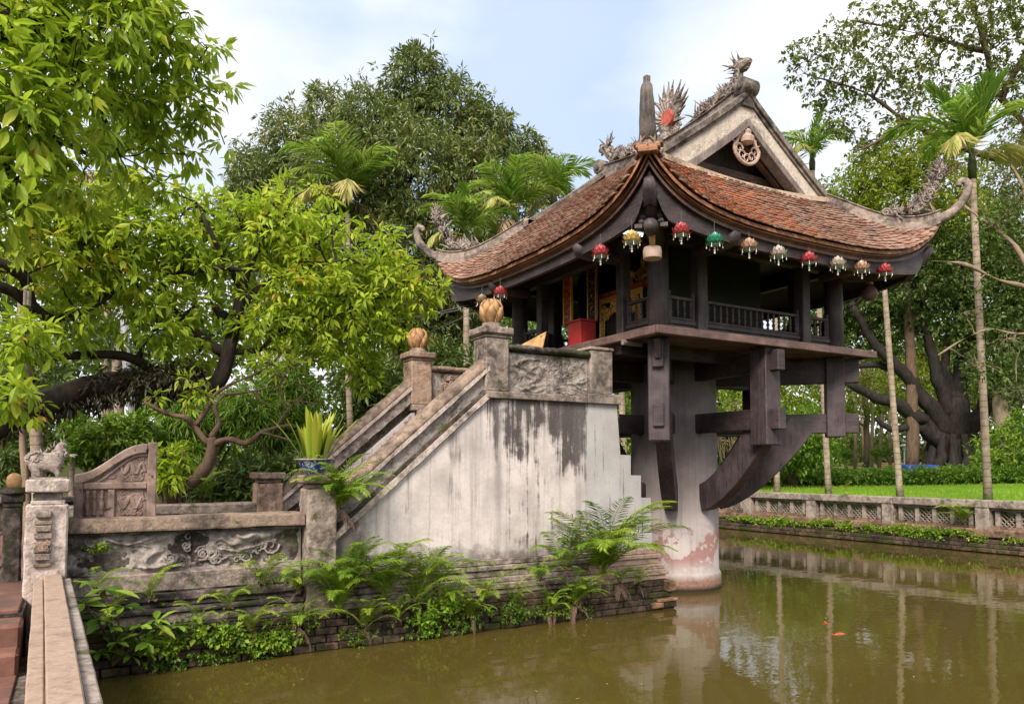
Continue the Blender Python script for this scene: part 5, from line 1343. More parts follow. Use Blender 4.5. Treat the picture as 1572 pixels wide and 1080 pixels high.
# A: tree whose arching limb crosses the left of the view
A1 = PP([(-150, 800, 7.6), (-80, 700, 8.0), (0, 648, 8.3), (90, 612, 8.8), (170, 590, 9.2), (250, 590, 9.5), (310, 598, 9.8), (345, 565, 10), (356, 520, 10), (366, 465, 10), (376, 425, 10), (392, 390, 10), (400, 350, 10)])
A1 = [dn(at(-165, 800, 7.4))] + A1
limbsA = [(A1[:10], .20, .085), (A1[9:], .085, .03), (PP([(250, 592, 9.5), (236, 572, 9.5), (200, 548, 9.3), (150, 542, 9.1), (95, 547, 8.9), (52, 560, 8.7), (50, 585, 8.6)]), .07, .035),
          (PP([(345, 545, 10), (290, 500, 9.8), (245, 455, 9.6), (262, 428, 9.6), (300, 416, 9.6), (345, 412, 9.7), (378, 418, 9.9)]), .06, .03),
          (PP([(-60, 400, 7.6), (0, 405, 7.9), (35, 425, 8.1), (50, 465, 8.3), (80, 490, 8.5)]), .08, .05), (PP([(80, 490, 8.5), (140, 470, 8.8), (200, 430, 9)]), .05, .02),
          (PP([(-60, 445, 7.6), (0, 440, 7.9), (40, 465, 8.2), (80, 492, 8.5)]), .06, .05),
          (PP([(362, 480, 10), (400, 440, 10.1), (460, 410, 10.2), (530, 400, 10.3)]), .05, .02), (PP([(350, 540, 10), (400, 535, 10.2), (440, 500, 10.3), (520, 480, 10.4)]), .05, .02),
          (PP([(370, 440, 10), (345, 400, 9.8), (320, 350, 9.6), (300, 310, 9.6)]), .045, .02), (PP([(345, 480, 10), (338, 485, 9.9), (330, 470, 9.8)]), .05, .045)]
bA = pxblobs([(q[0], q[1], q[2] * 1.035) + tuple(q[3:]) for q in [(430, 345, 10, 56, 1.2), (370, 350, 9.8, 46), (490, 375, 10.2, 52, 1.2), (590, 425, 10.5, 42, 1.2), (535, 450, 10.2, 56, 1.2), (455, 440, 10, 64, 1.2), (640, 455, 10.6, 30, 1.2), (675, 440, 10.6, 16), (490, 510, 10.2, 50, 1.3), (575, 505, 10.5, 44), (410, 500, 9.8, 44, 1.2),
     (300, 400, 9.5, 56, 1.2), (250, 370, 9.3, 52, 1.2), (330, 335, 9.7, 30), (210, 440, 9, 52, 1.2), (120, 410, 8.5, 62, 1.2), (45, 370, 8, 70), (150, 340, 8.5, 55), (35, 520, 7.6, 48, 1.2), (20, 610, 7.0, 40), (115, 495, 8.5, 42, 1.3), (240, 505, 9, 42, 1.2), (620, 500, 10.6, 28), (300, 545, 9.7, 32), (560, 570, 10.6, 34), (500, 300, 10.3, 12, 1.6), (440, 290, 10.1, 14, 1.5), (590, 365, 10.5, 14, 1.5), (80, 290, 8.2, 50), (200, 300, 9, 36, 1.2), (280, 330, 9.5, 40, 1.2), (170, 360, 8.9, 46, 1.2), (90, 350, 8.4, 50), (300, 470, 9.6, 30, 1.3)]])
tree('arching_tree', 'lime green tree whose dark limb arches in from the left above the carved wings', 'tree', dn(at(-165, 800, 7.4)), limbsA, bA, 2900, 7, .155, .052, 'leaf_lime', 'bark_dark', n_tw=450, tw_r=.014, parts=290, seed=3, droop=.45, r_br=.035, hollow=.2, spread=.9, jit=.26)
# epiphytes on the limb
V, Fc, tt, C_, pd = cloud(pxblobs([(250, 585, 9.45, 32, 1.2), (200, 590, 9.3, 30), (150, 600, 9.1, 28), (100, 615, 8.9, 22), (290, 580, 9.6, 26), (60, 628, 8.6, 16), (20, 645, 8.4, 14)]), 480, 7, .12, .03, droop=1.1, hollow=.1, seed=77)
o = mesh_np('limb_epiphytes', V, Fc, 'leaf_moss', None, tt); tag(o, 'dark drooping epiphytes clinging to the arching limb', 'epiphyte', kind='stuff')
# B: nearer crown hanging in at the upper left
bbase = dn(at(-420, 800, 5.2))
limbsB = [([bbase] + PP([(-380, 500, 5.2), (-220, 200, 5.4), (-60, 40, 5.7), (30, 38, 6.0), (80, 52, 6.2), (130, 72, 6.5), (170, 78, 6.7), (215, 60, 6.9)]), .24, .035),
          (PP([(80, 52, 6.2), (115, 90, 6.3), (145, 122, 6.4), (160, 180, 6.5), (185, 240, 6.7)]), .035, .01), (PP([(-60, 40, 5.7), (-20, 150, 5.7), (60, 200, 6.0), (140, 240, 6.4)]), .06, .015), (PP([(-20, 150, 5.7), (10, 250, 5.8), (40, 310, 6)]), .05, .02), (PP([(130, 72, 6.5), (200, 110, 6.8), (290, 150, 7)]), .03, .008)]
bB = pxblobs([(60, 50, 6, 85), (170, 40, 6.3, 75, 1.2), (255, 80, 6.8, 58), (285, 140, 7, 42), (110, 130, 6.1, 70), (215, 150, 6.7, 52, 1.2), (30, 170, 5.7, 75), (30, 270, 5.9, 60), (170, 215, 6.6, 36), (240, 215, 7, 32, 1.2), (300, 185, 7.1, 24), (240, 15, 6.7, 40), (290, 20, 6.9, 20), (90, 235, 6.2, 38), (290, 240, 7.1, 20), (200, 280, 6.9, 26), (120, 300, 6.6, 40), (350, 130, 7.2, 12, 1.4), (345, 222, 7.2, 10, 1.4), (318, 75, 7, 22), (250, 285, 7, 18, 1.3), (60, -60, 6, 90), (-60, 100, 5.5, 90), (-60, 300, 5.6, 90), (180, -60, 6.3, 70)])
tree('overhanging_tree', 'nearest bright green tree hanging into the upper left corner of the view', 'tree', bbase, limbsB, bB, 1350, 6, .15, .05, 'leaf_lime', 'bark_dark', n_tw=330, tw_r=.008, parts=290, seed=8, droop=.6, r_br=.02, hollow=.1, spread=.9, jit=.3)
# C: the great dark mango behind the pond
cb_ = dn(at(620, 760, 24), .7)
limbsC = [([cb_] + PP([(620, 640, 24), (615, 520, 24), (600, 400, 24), (620, 250, 24), (640, 150, 24)]), .45, .08), (PP([(617, 540, 24), (540, 430, 24), (470, 330, 24), (430, 250, 24.4)]), .25, .05), (PP([(612, 480, 24), (690, 400, 24), (740, 300, 24), (800, 270, 24.6)]), .25, .05), (PP([(606, 420, 24), (560, 300, 24), (520, 200, 24.5)]), .2, .04)]
bC = pxblobs([(640, 122, 24, 48), (636, 88, 24, 20), (565, 180, 24, 50), (600, 215, 23.4, 60), (690, 175, 24, 60), (735, 205, 24, 48), (500, 165, 25, 36), (445, 215, 24.5, 50), (500, 250, 23.4, 58), (640, 270, 22.5, 78), (720, 270, 23, 62), (765, 250, 24, 42), (815, 265, 25, 36), (385, 262, 25, 38), (410, 290, 24.4, 55), (700, 350, 22.5, 70), (790, 320, 24, 48), (600, 370, 22, 66), (480, 340, 23, 70), (625, 450, 22, 70), (705, 440, 22, 60), (650, 535, 22, 55), (730, 500, 22.5, 46), (400, 365, 24, 60), (560, 300, 22.6, 50), (760, 400, 23, 50), (540, 430, 22.5, 55), (855, 300, 25.4, 22), (370, 320, 25, 36), (805, 225, 25, 26), (835, 240, 25.4, 20), (845, 270, 25.4, 24), (770, 185, 24.6, 20), (690, 580, 22, 46), (600, 590, 22, 50), (680, 640, 22.5, 60), (590, 660, 22.5, 60)])
tree('mango_tree', 'great dark dome-shaped mango tree rising behind the stair', 'tree', cb_, limbsC, bC, 13500, 9, .225, .06, 'leaf_mango', 'bark_dark', n_tw=60, tw_r=.04, seed=5, droop=.6, r_br=.12, hollow=.55, spread=1.0, jit=.15)
# D: sparse tree, upper right
db = dn(at(1760, 760, 17), 1.1)
limbsD = [([db] + PP([(1740, 500, 17), (1690, 330, 17), (1600, 260, 17.4), (1500, 235, 17.8), (1391, 185, 18), (1328, 142, 18), (1235, 113, 18)]), .16, .012), (PP([(1690, 330, 17), (1640, 250, 17.6), (1539, 152, 18), (1515, 80, 18), (1495, 10, 18), (1480, -60, 18)]), .10, .04), (PP([(1539, 152, 18), (1580, 60, 18), (1600, -40, 18)]), .06, .03), (PP([(1391, 185, 18), (1350, 215, 18), (1310, 235, 18)]), .05, .015), (PP([(1515, 80, 18), (1440, 60, 18), (1380, 45, 18), (1300, 30, 18)]), .06, .012)]
bD = pxblobs([(1240, 95, 18, 38, 1.2), (1290, 60, 18, 30), (1300, 115, 18, 42, 1.2), (1370, 105, 18, 50, 1.2), (1340, 35, 18, 42, 1.2), (1420, 30, 18, 48, 1.2), (1440, 100, 18, 42), (1500, 40, 17.6, 55), (1560, 60, 17.6, 55), (1480, 150, 18, 42), (1290, 175, 18, 32, 1.3), (1540, 130, 17.6, 45), (1390, 165, 18, 36, 1.2), (1250, 150, 18, 22), (1570, 200, 17.5, 45), (1330, 220, 18.4, 28, 1.3), (1620, 120, 17.5, 70), (1540, -40, 17.6, 70)])
tree('sparse_tree', 'thin-leaved tree with open spreading branches at the upper right', 'tree', db, limbsD, bD, 1750, 8, .12, .062, 'leaf_olive', 'bark_mid', n_tw=240, tw_r=.018, seed=12, droop=.5, r_br=.03, hollow=.1, spread=1.2)
# E: yellow-green tree behind the right of the roof
eb = (*at(1400, 720, 34)[:2], 1.5)
tree('yellow_green_tree', 'bushy yellow-green tree behind the right end of the roof', 'tree', eb, [([eb] + PP([(1400, 560, 34), (1390, 420, 34), (1385, 300, 34)]), .3, .1), (PP([(1398, 500, 34), (1440, 400, 34), (1450, 320, 34)]), .15, .05)],
     pxblobs([(1400, 235, 34, 50, 1.2), (1350, 262, 34, 42, 1.2), (1455, 290, 34, 48), (1305, 300, 34, 38, 1.3), (1380, 310, 33.5, 60, 1.2), (1440, 230, 34, 36), (1430, 350, 34, 50), (1330, 350, 34, 50, 1.2), (1280, 340, 35, 36), (1480, 350, 35, 50)]), 4200, 7, .20, .10, 'leaf_yel', 'bark_mid', n_tw=40, seed=16, r_br=.1, hollow=.6)
# F: banyan
fbz = 1.50; fb0 = at(1465, 722, 34); fb0 = (fb0[0], fb0[1], fbz)
def fl(l, d=34): return PP([(a, b, d) for a, b in l])
limbsF = [([fb0] + fl([(1465, 690), (1466, 650), (1468, 600)]), .82, .5), (fl([(1455, 690), (1425, 655), (1390, 628), (1345, 610), (1300, 585)]), .45, .16), (fl([(1455, 665), (1420, 615), (1385, 570), (1345, 530), (1310, 470)]), .42, .14), (fl([(1460, 640), (1440, 580), (1425, 520), (1400, 430)]), .36, .12), (fl([(1468, 620), (1478, 540), (1475, 460), (1485, 380)]), .40, .14), (fl([(1478, 680), (1510, 630), (1530, 570), (1545, 500), (1572, 440)]), .42, .14),
          (fl([(1440, 668), (1400, 655), (1370, 660), (1345, 640)]), .25, .1), (fl([(1466, 620), (1450, 560), (1460, 490)]), .3, .1), (fl([(1390, 570), (1340, 560), (1290, 565), (1240, 560)], 34.5), .18, .05)]
for i in range(12):
    a = i / 12 * 2 * PI; p = Vector((fb0[0] + .85 * math.cos(a), fb0[1] + .85 * math.sin(a), fbz + 1.7)); limbsF.append(([p, p + Vector((.1 * math.cos(a), .1 * math.sin(a), -.9)), p + Vector((.35 * math.cos(a), .35 * math.sin(a), -1.9))], .14, .28))
bF = pxblobs([(1390, 430, 34, 62, 1.2), (1470, 400, 33.5, 66, 1.2), (1540, 470, 33, 70), (1330, 460, 35, 50, 1.2), (1555, 380, 33, 60), (1300, 420, 36, 46), (1560, 570, 32, 56), (1430, 480, 34.5, 44, 1.3), (1500, 520, 33, 46), (1340, 390, 35, 46), (1420, 380, 34, 46), (1270, 480, 36, 40), (1250, 540, 36, 36, 1.3), (1310, 520, 36, 30, 1.4), (1590, 650, 32, 50), (1370, 500, 35, 30, 1.4), (1600, 470, 32, 70)])
tree('banyan_tree', 'massive dark banyan with thick spreading limbs beyond the lawn', 'tree', fb0, limbsF, bF, 7500, 7, .20, .095, 'leaf_dark', 'bark_banyan', n_tw=120, tw_r=.05, seed=19, r_br=.12, hollow=.5, droop=.4)
lt_ = (*at(1560, 720, 44)[:2], 1.7)
tree('olive_tree', 'tall olive green tree filling the right edge behind the palm crown', 'tree', lt_, [([lt_] + PP([(1560, 560, 44), (1555, 400, 44), (1540, 280, 44)]), .35, .1)], pxblobs([(1540, 280, 44, 56), (1500, 340, 44, 50), (1580, 340, 44, 60), (1550, 430, 44, 60), (1480, 420, 45, 46), (1590, 520, 43, 60), (1500, 520, 45, 46), (1600, 230, 44, 50), (1420, 440, 46, 50, 1.2), (1340, 440, 46, 46, 1.2), (1290, 500, 46, 40)]), 5200, 7, .22, .11, 'leaf_olive', 'bark_mid', n_tw=30, seed=29, r_br=.1, hollow=.5)
# light green tree behind the banyan
gb_ = (*at(1330, 715, 46)[:2], 1.75)
tree('park_tree', 'light green park tree glimpsed under the banyan limbs', 'tree', gb_, [([gb_] + PP([(1330, 620, 46), (1325, 560, 46)]), .2, .1)], pxblobs([(1330, 600, 46, 40, 1.3), (1240, 600, 46, 46, 1.2), (1400, 590, 47, 46, 1.3), (1160, 600, 46, 50, 1.2), (1520, 600, 47, 40), (1440, 570, 48, 50, 1.2), (1290, 640, 46, 22, 1.4)]), 2400, 6, .24, .13, 'leaf_yel', 'bark_mid', n_tw=30, seed=23, r_br=.08)
# H: pale branched tree entering from the right edge
hb = dn(at(1700, 790, 14.5), 1.05)
tree('pale_branched_tree', 'small tree with pale bare-looking branches reaching in at the right edge', 'tree', hb, [([hb] + PP([(1690, 600, 14.5), (1650, 480, 14.5), (1590, 445, 14.5), (1535, 430, 14.5), (1480, 405, 14.5), (1430, 400, 14.5)]), .075, .010), (PP([(1650, 480, 14.5), (1572, 512, 14.5), (1520, 505, 14.5), (1480, 520, 14.5), (1440, 545, 14.5)]), .03, .007), (PP([(1590, 445, 14.5), (1560, 380, 14.6), (1500, 330, 14.8), (1470, 310, 15)]), .05, .015), (PP([(1590, 445, 14.5), (1572, 300, 15), (1545, 240, 15)]), .04, .02)],
     pxblobs([(1530, 345, 14.6, 30, 1.2), (1560, 310, 14.6, 34), (1500, 440, 14.5, 16, 1.3), (1545, 520, 14.4, 30, 1.3), (1500, 560, 14.4, 24, 1.3), (1480, 480, 14.5, 14, 1.4), (1560, 600, 14.2, 26)]), 230, 6, .10, .055, 'leaf_dark', 'bark_pale', n_tw=120, tw_r=.008, seed=27, r_br=.014, hollow=.1)
# frangipani, gnarled
fr = at(250, 790, 8.9); fr = (fr[0], fr[1], GZ)
limbsG = [([fr] + PP([(262, 762, 8.9), (288, 742, 8.9), (312, 718, 8.9), (322, 690, 8.9), (322, 672, 8.9)]), .11, .055), (PP([(322, 682, 8.9), (300, 655, 8.9), (285, 640, 8.8), (262, 636, 8.8), (238, 626, 8.7), (222, 618, 8.7)]), .04, .02), (PP([(300, 652, 8.9), (318, 628, 8.9), (330, 605, 9), (352, 590, 9.1)]), .03, .018),
          (PP([(324, 684, 8.9), (350, 674, 8.9), (378, 680, 8.9), (400, 664, 8.9), (425, 655, 9), (450, 652, 9)]), .04, .016), (PP([(322, 672, 8.9), (336, 650, 8.9), (330, 625, 8.9), (345, 605, 9)]), .035, .018), (PP([(400, 664, 8.9), (420, 668, 8.8), (452, 678, 8.8)]), .014, .008), (PP([(425, 655, 9), (440, 630, 9.1), (470, 600, 9.2), (500, 575, 9.3)]), .018, .008), (PP([(440, 630, 9.1), (430, 600, 9.1), (440, 570, 9.2), (480, 545, 9.3)]), .014, .007), (PP([(345, 605, 9), (390, 600, 9.1), (430, 590, 9.2), (470, 590, 9.2)]), .016, .008), (PP([(352, 590, 9.1), (400, 570, 9.2), (430, 545, 9.2), (445, 520, 9.3)]), .016, .007), (PP([(390, 600, 9.1), (410, 620, 9.1), (450, 615, 9.1), (490, 620, 9.2)]), .013, .006)]
tree('frangipani_tree', 'gnarled frangipani with pale knobbly bare branches behind the court wall', 'tree', fr, limbsG, pxblobs([(300, 600, 9, 26, 1.3), (420, 560, 9.2, 26, 1.3), (235, 610, 8.8, 14)]), 60, 5, .13, .04, 'leaf_lime', 'bark_mid', n_tw=60, tw_r=.01, seed=31, r_br=.016, hollow=.1, amp=.16)
# ---- palms
def frond_mesh(name, mat, ln, n, ll, lw, arch, rise, hang=.3, seed=0, base_gap=.18, fwd=.55, tint0=.5, rr_=.012):
    rs = np.random.RandomState(seed); N_ = 16; p = np.zeros(3); pts = [p.copy()]; e = rise; tang = []
    for i in range(N_):
        t_ = np.array([0, math.cos(e), math.sin(e)]); tang.append(t_); p = p + t_ * ln / N_; pts.append(p.copy()); e -= arch / N_ * (.5 + i / N_)
    tang.append(tang[-1]); us = np.linspace(base_gap, .99, n); P = []; D = []; LL = []
    for u in us:
        i = min(N_ - 1, int(u * N_)); f = u * N_ - i; q = pts[i] * (1 - f) + pts[i + 1] * f; t_ = tang[i]
        for s_ in (-1, 1):
            up_ = np.cross([1, 0, 0], t_); d = np.array([s_, 0, 0]) * (1 - .45 * u) + t_ * (fwd + .5 * u) + up_ * .18 + np.array([0, 0, -hang * rs.uniform(.6, 1.4)]) + rs.normal(size=3) * .06
            P.append(q); D.append(d); LL.append(ll * (math.sin(PI * min(1, .22 + .70 * u)) ** .7) * rs.uniform(.88, 1.1))
    P = np.array(P); D = np.array(D); LL = np.array(LL)
    V, Fc = leaf_arrays(P, D, LL, lw, .1, NRM=np.tile([0, 0, 1.], (len(P), 1)) + rs.normal(size=(len(P), 3)) * .12)
    T = np.repeat(np.clip(tint0 + rs.normal(size=len(P)) * .12, 0, 1), 4); T = np.array(T); T[2::4] += .15
    g = G().tube([tuple(q) for q in pts], [rr_ * (1 - .75 * i / N_) for i in range(N_ + 1)], 4, False)
    V2 = np.array(g.v); F2 = []
    for f in g.f: F2 += [(f[0], f[1], f[2]), (f[0], f[2], f[3])]
    return mesh_np(name, np.concatenate([V, V2]), np.concatenate([Fc, np.array(F2) + len(V)]), mat, None, np.concatenate([T, np.full(len(V2), .8)]), off=(0, 0, 0), link=False)
def put_frond(me, parent, loc, az, tilt=0, sc_l=1, roll=0):
    o = bpy.data.objects.new('frond', me); col.objects.link(o); o.parent = parent
    o.matrix_local = Matrix.Translation(loc) @ Matrix.Rotation(az, 4, 'Z') @ Matrix.Rotation(tilt, 4, 'X') @ Matrix.Rotation(roll, 4, 'Y') @ Matrix.Scale(sc_l, 4); return o
PF = [frond_mesh('frond', 'leaf_palm', 1.75, 25, .56, .062, 2.0, 1.2, .35, s, .12, .7, t0) for s, t0 in ((1, .35), (2, .5), (3, .65))]
PFu = frond_mesh('frond', 'leaf_palm', 1.5, 26, .55, .065, .5, 1.45, .1, 4, .1, 1.2, .3)
PFd = frond_mesh('frond', 'leaf_palm', 1.5, 24, .52, .06, 2.3, .7, .8, 5, .14, .6, .95)
PFy = frond_mesh('frond', 'leaf_dry', 1.4, 26, .42, .035, 2.6, .3, .9, 6, .14, .6, .6)
def palm(label, base, top, r=.075, scale=1.0, n=8, seed=0, group='slender areca palms', ups=2, yel=1, dry=1, lean=.0, azoff=0):
    t = thing('areca_palm', label, 'palm', base, group); rs = random.Random(seed); base, top = Vector(base), Vector(top)
    n_ = 14; pts = [base.lerp(top, i / n_) + Vector((lean * math.sin(PI * i / n_), lean * .6 * math.sin(PI * i / n_), 0)) for i in range(n_ + 1)]
    obj('trunk', G().tube(pts, [r * (1.25 if i == 0 else 1 - .2 * i / n_) * (1 + .03 * rs.uniform(-1, 1)) for i in range(n_ + 1)], 12), 'bark_areca', t, True)
    obj('crownshaft', G().tube([top, top + Vector((0, 0, .25 * scale)), top + Vector((0, 0, .6 * scale))], [r * .95, r * 1.1, r * .5], 10), 'leaf_olive', t, True)
    c = top - base + Vector((0, 0, .5 * scale))
    for i in range(n): put_frond(PF[i % 3], t, c, azoff + 2 * PI * i / n + rs.uniform(-.25, .25), rs.uniform(-.25, .15), scale * rs.uniform(.85, 1.1), rs.uniform(-.3, .3))
    for i in range(ups): put_frond(PFu, t, c, rs.uniform(0, 6.28), rs.uniform(-.25, .05), scale * rs.uniform(.8, 1.0))
    for i in range(yel): put_frond(PFd, t, c - Vector((0, 0, .1)), azoff + rs.uniform(0, 6.28), rs.uniform(-.3, 0), scale)
    for i in range(dry): put_frond(PFy, t, c - Vector((0, 0, .2)), azoff + rs.uniform(0, 6.28), rs.uniform(-.5, -.2), scale)
    return t
def lb(px, d, z): p = at(px, 717, d); return (p[0], p[1], z)
XT = 11.4
p4 = onpl(1517, 768, 0, XT); palm('tall areca palm at the right edge with a bright upright crown above the roof tip', (XT, p4.y, 1.0), at(1493, 275, 16.2), .082, 1.15, 5, 3, ups=8, yel=3, lean=-.05, azoff=.5)
p3 = onpl(1382, 765, 0, XT); palm('areca palm trunk passing just right of the far right eave', (XT, p3.y, 1.0), at(1356, 418, 18.2), .075, .62, 6, 5, ups=0, dry=0)
p2 = onpl(1272, 757, 0, XT); palm('areca palm whose small crown shows right of the gable', (XT, p2.y, 1.0), at(1247, 262, 20.5), .078, .85, 7, 7, ups=2, dry=1)
p1 = onpl(1193, 755, 0, XT); palm('areca palm with its crown hidden behind the roof, thin trunk under the platform', (XT, p1.y, 1.0), at(1190, 330, 22), .075, .7, 7, 9, ups=0, dry=0)
palm('pale green palm crown standing before the dark mango', lb(541, 21, .7), at(534, 328, 21), .085, 1.25, 11, 11, ups=2, yel=4)
palm('lowest palm crown just left of the roof, behind the left roof tip', lb(716, 17, .6), at(716, 385, 17), .08, .78, 9, 13, ups=1, yel=2)
palm('palm crown in the middle of the three left of the roof', lb(790, 18.5, .6), at(790, 352, 18.5), .08, .95, 9, 15, ups=2, yel=2)
palm('spiky palm crown at the edge of the front roof slope, rightmost of three', lb(850, 19, .6), at(850, 315, 19), .08, .8, 7, 17, ups=3, yel=1)
palm('half dry palm crown seen through the upper left leaves', lb(165, 14, .6), at(165, 285, 14), .09, .92, 8, 19, ups=1, yel=2, dry=4)
palm('small palm crown at the far left behind the leaves', lb(35, 15, .6), at(35, 232, 15), .09, .8, 7, 21, ups=1, yel=2, dry=1)
palm('short dark palm behind the carved creature', lb(112, 15, .6), at(112, 640, 15), .06, .55, 8, 23, ups=0, yel=0, dry=0)
# bare trunks behind the court
for i, (px, py0, py1, d, r, lb_) in enumerate([(186, 520, 800, 13, .11, 'pale ringed trunk just left of the grey pole'), (172, 540, 800, 13.6, .10, 'yellowish trunk left of the pale ringed trunk'), (60, 560, 800, 12, .10, 'brown trunk behind the walkway, left of the creature'), (42, 600, 800, 10, .05, 'thin orange-brown sapling trunk at the far left'), (538, 420, 760, 14, .06, 'thin yellowish trunk behind the stair'), (958, 560, 790, 19, .09, 'pale trunk seen between the stair and the pillar')]):
    b = lb(px, d, .5); tp = at(px - 3, py0, d); t = thing('slender_tree', lb_, 'tree', b)
    obj('trunk', G().tube([Vector(b).lerp(tp, k / 6) + Vector((.03 * math.sin(k), 0, 0)) for k in range(7)], [r * (1.1 - .05 * k) for k in range(7)], 9), 'bark_areca' if i != 3 else 'bark_pale', t, True)
    V, Fc, tt, C_, pd = cloud([(tuple(tp), (.5, .5, .4))], 50, 6, .2, .07, seed=40 + i); mesh_np('crown', V, Fc, 'leaf_dark', t, tt)['kind'] = 'stuff'
pb = lb(212, 12, .5); t = thing('metal_pole', 'smooth grey metal pole rising behind the carved wing', 'pole', pb)
obj('shaft', G().tube([pb, at(206, 640, 12), at(196, 590, 12), at(190, 470, 12)], [.075, .07, .065, .06], 12), 'pole', t, True)
# ---- shrubs
def shrub(label, blobs, n, k, L_, W_, leaf, name='shrub', cat='shrub', group=None, seed=0, stems=True, **kw):
    b0 = Vector(blobs[0][0]); b = (b0.x, b0.y, min(GZ, b0.z) if b0.x < 10 else land_z(b0.x, b0.y)); t = thing(name, label, cat, b, group)
    V, Fc, tt, C, pd = cloud(blobs, n, k, L_, W_, seed=seed, **kw); mesh_np('foliage', V, Fc, leaf, t, tt)['kind'] = 'stuff'
    if stems:
        g = G(); rs = random.Random(seed)
        for i in rs.sample(range(len(C)), min(14, len(C))): g.tube(wander((b[0] + rs.uniform(-.1, .1), b[1] + rs.uniform(-.1, .1), b[2]), tuple(C[i]), 4, .08, .05, i), .018, 5, False)
        obj('stems', g, 'bark_mid', t, True)
    return t
shrub('bright broad-leaved shrub behind the carved wings', pxblobs([(175, 665, 11, 30, 1.3), (140, 690, 11, 26, 1.2), (215, 650, 11.5, 22), (120, 660, 11.5, 22)]), 420, 7, .13, .05, 'leaf_cover', seed=1)
shrub('drooping dark bamboo clump right behind the frangipani', pxblobs([(420, 650, 12.5, 42, 1.2), (460, 620, 12.8, 42), (380, 620, 12.5, 38, 1.2), (480, 690, 12, 32), (440, 580, 13, 40)]), 900, 9, .22, .022, 'leaf_cover', 'bamboo', 'bamboo', seed=2, droop=.9, hollow=.3)
shrub('dark bamboo clump behind the frangipani trunk', pxblobs([(280, 650, 12.5, 38, 1.2), (240, 690, 12.2, 32), (330, 640, 12.8, 38), (290, 700, 12, 26)]), 800, 9, .22, .022, 'leaf_cover', 'bamboo', 'bamboo', seed=3, droop=.9, hollow=.3)
shrub('bright whorled leafy plant between wing and frangipani', pxblobs([(258, 705, 8.9, 22, 1.2), (262, 735, 8.8, 18)]), 60, 8, .16, .045, 'leaf_lime', 'leafy_plant', 'plant', seed=4, hollow=.1)
shrub('dark shade shrub under the frangipani right of its trunk', pxblobs([(390, 740, 11, 34, 1.4), (450, 730, 11, 30, 1.2), (330, 760, 11, 22, 1.3)]), 500, 7, .16, .05, 'leaf_dark', seed=5, stems=False)
shrub('dark shrub mass left of the carved creature', pxblobs([(20, 660, 13, 34), (60, 690, 13, 34), (10, 720, 12, 26), (90, 640, 14, 36), (40, 600, 14, 40)]), 700, 7, .18, .06, 'leaf_dark', seed=6)
shrub('dark shrub behind the stair, under the mango', pxblobs([(600, 620, 15, 42, 1.2), (560, 590, 15, 42, 1.2), (680, 560, 16, 36, 1.3), (540, 650, 14.5, 34)]), 1000, 7, .18, .055, 'leaf_dark', seed=7)
shrub('green shrub seen between stair and pillar', pxblobs([(960, 640, 20, 30, 1.3), (955, 690, 19.5, 30, 1.2), (975, 580, 21, 34)]), 500, 7, .18, .07, 'leaf_cover', seed=8)
shrub('large rounded dark green bush behind the curved brackets', pxblobs([(1215, 660, 25.5, 36, 1.4), (1240, 690, 25, 34, 1.4), (1180, 690, 25, 30, 1.3), (1260, 645, 26, 26, 1.3), (1150, 715, 24.5, 24, 1.3)]), 1500, 7, .17, .075, 'leaf_cover', 'bush', 'bush', seed=9, hollow=.6)
shrub('dark bush at the right edge beside the banyan', pxblobs([(1550, 690, 27, 36, 1.3), (1525, 715, 26.5, 24, 1.3), (1580, 660, 27, 34)]), 1000, 7, .17, .07, 'leaf_cover', 'bush', 'bush', seed=10, hollow=.6)
shrub('twiggy straw-coloured bush seen through the brackets', pxblobs([(1120, 660, 24, 34, 1.1), (1140, 630, 24.5, 26)]), 130, 6, .14, .03, 'leaf_dry', 'bush', 'bush', seed=11)
for i, (px, py, r, lb_) in enumerate([(1345, 695, 6, 'leftmost small clipped round bush beyond the iron fence'), (1372, 693, 8, 'second small clipped round bush beyond the iron fence'), (1295, 694, 6, 'tiny clipped bush beside the third palm trunk')]):
    shrub(lb_, pxblobs([(px, py, 44, r, 1.4)]), 90, 6, .12, .07, 'leaf_cover', 'bush', 'bush', seed=60 + i, stems=False, hollow=.7)
# hedge along the lawn
he = thing('hedge', 'long low dark green hedge across the back of the lawn', 'hedge', (27, 12, 1.3))
a_, b_ = at(1100, 733, 27), at(1640, 733, 25.5); V = []; bl = []
for i in range(40):
    p = a_.lerp(b_, i / 39); zz = land_z(p.x, p.y); bl.append(((p.x, p.y, zz + .28), (.55, .55, .30 + .05 * math.sin(i * 1.7))))
V, Fc, tt, C_, pd = cloud(bl, 3400, 6, .13, .065, hollow=.75, droop=.1, seed=51); mesh_np('foliage', V, Fc, 'leaf_cover', he, tt - .12)['kind'] = 'stuff'
# lawn grass blades near the balustrade
rs = np.random.RandomState(4); n = 26000; gx = 10.95 + 16 * rs.uniform(0, 1, n) ** 1.6; gy = rs.uniform(-4, 22, n); gz = np.array([land_z(x, y) for x, y in zip(gx, gy)])
P = np.stack([gx, gy, gz - .01], 1); D = np.stack([rs.normal(size=n) * .25, rs.normal(size=n) * .25, np.ones(n)], 1); V, Fc = leaf_arrays(P, D, rs.uniform(.05, .11, n), .014 + 0 * gx, .1)
o = mesh_np('lawn_blades', V, Fc, 'leaf_lime', None, np.repeat(np.clip(.45 + rs.normal(size=n) * .15, 0, .9), 4)); tag(o, 'bright green lawn grass beyond the pond balustrade', 'grass', kind='stuff')
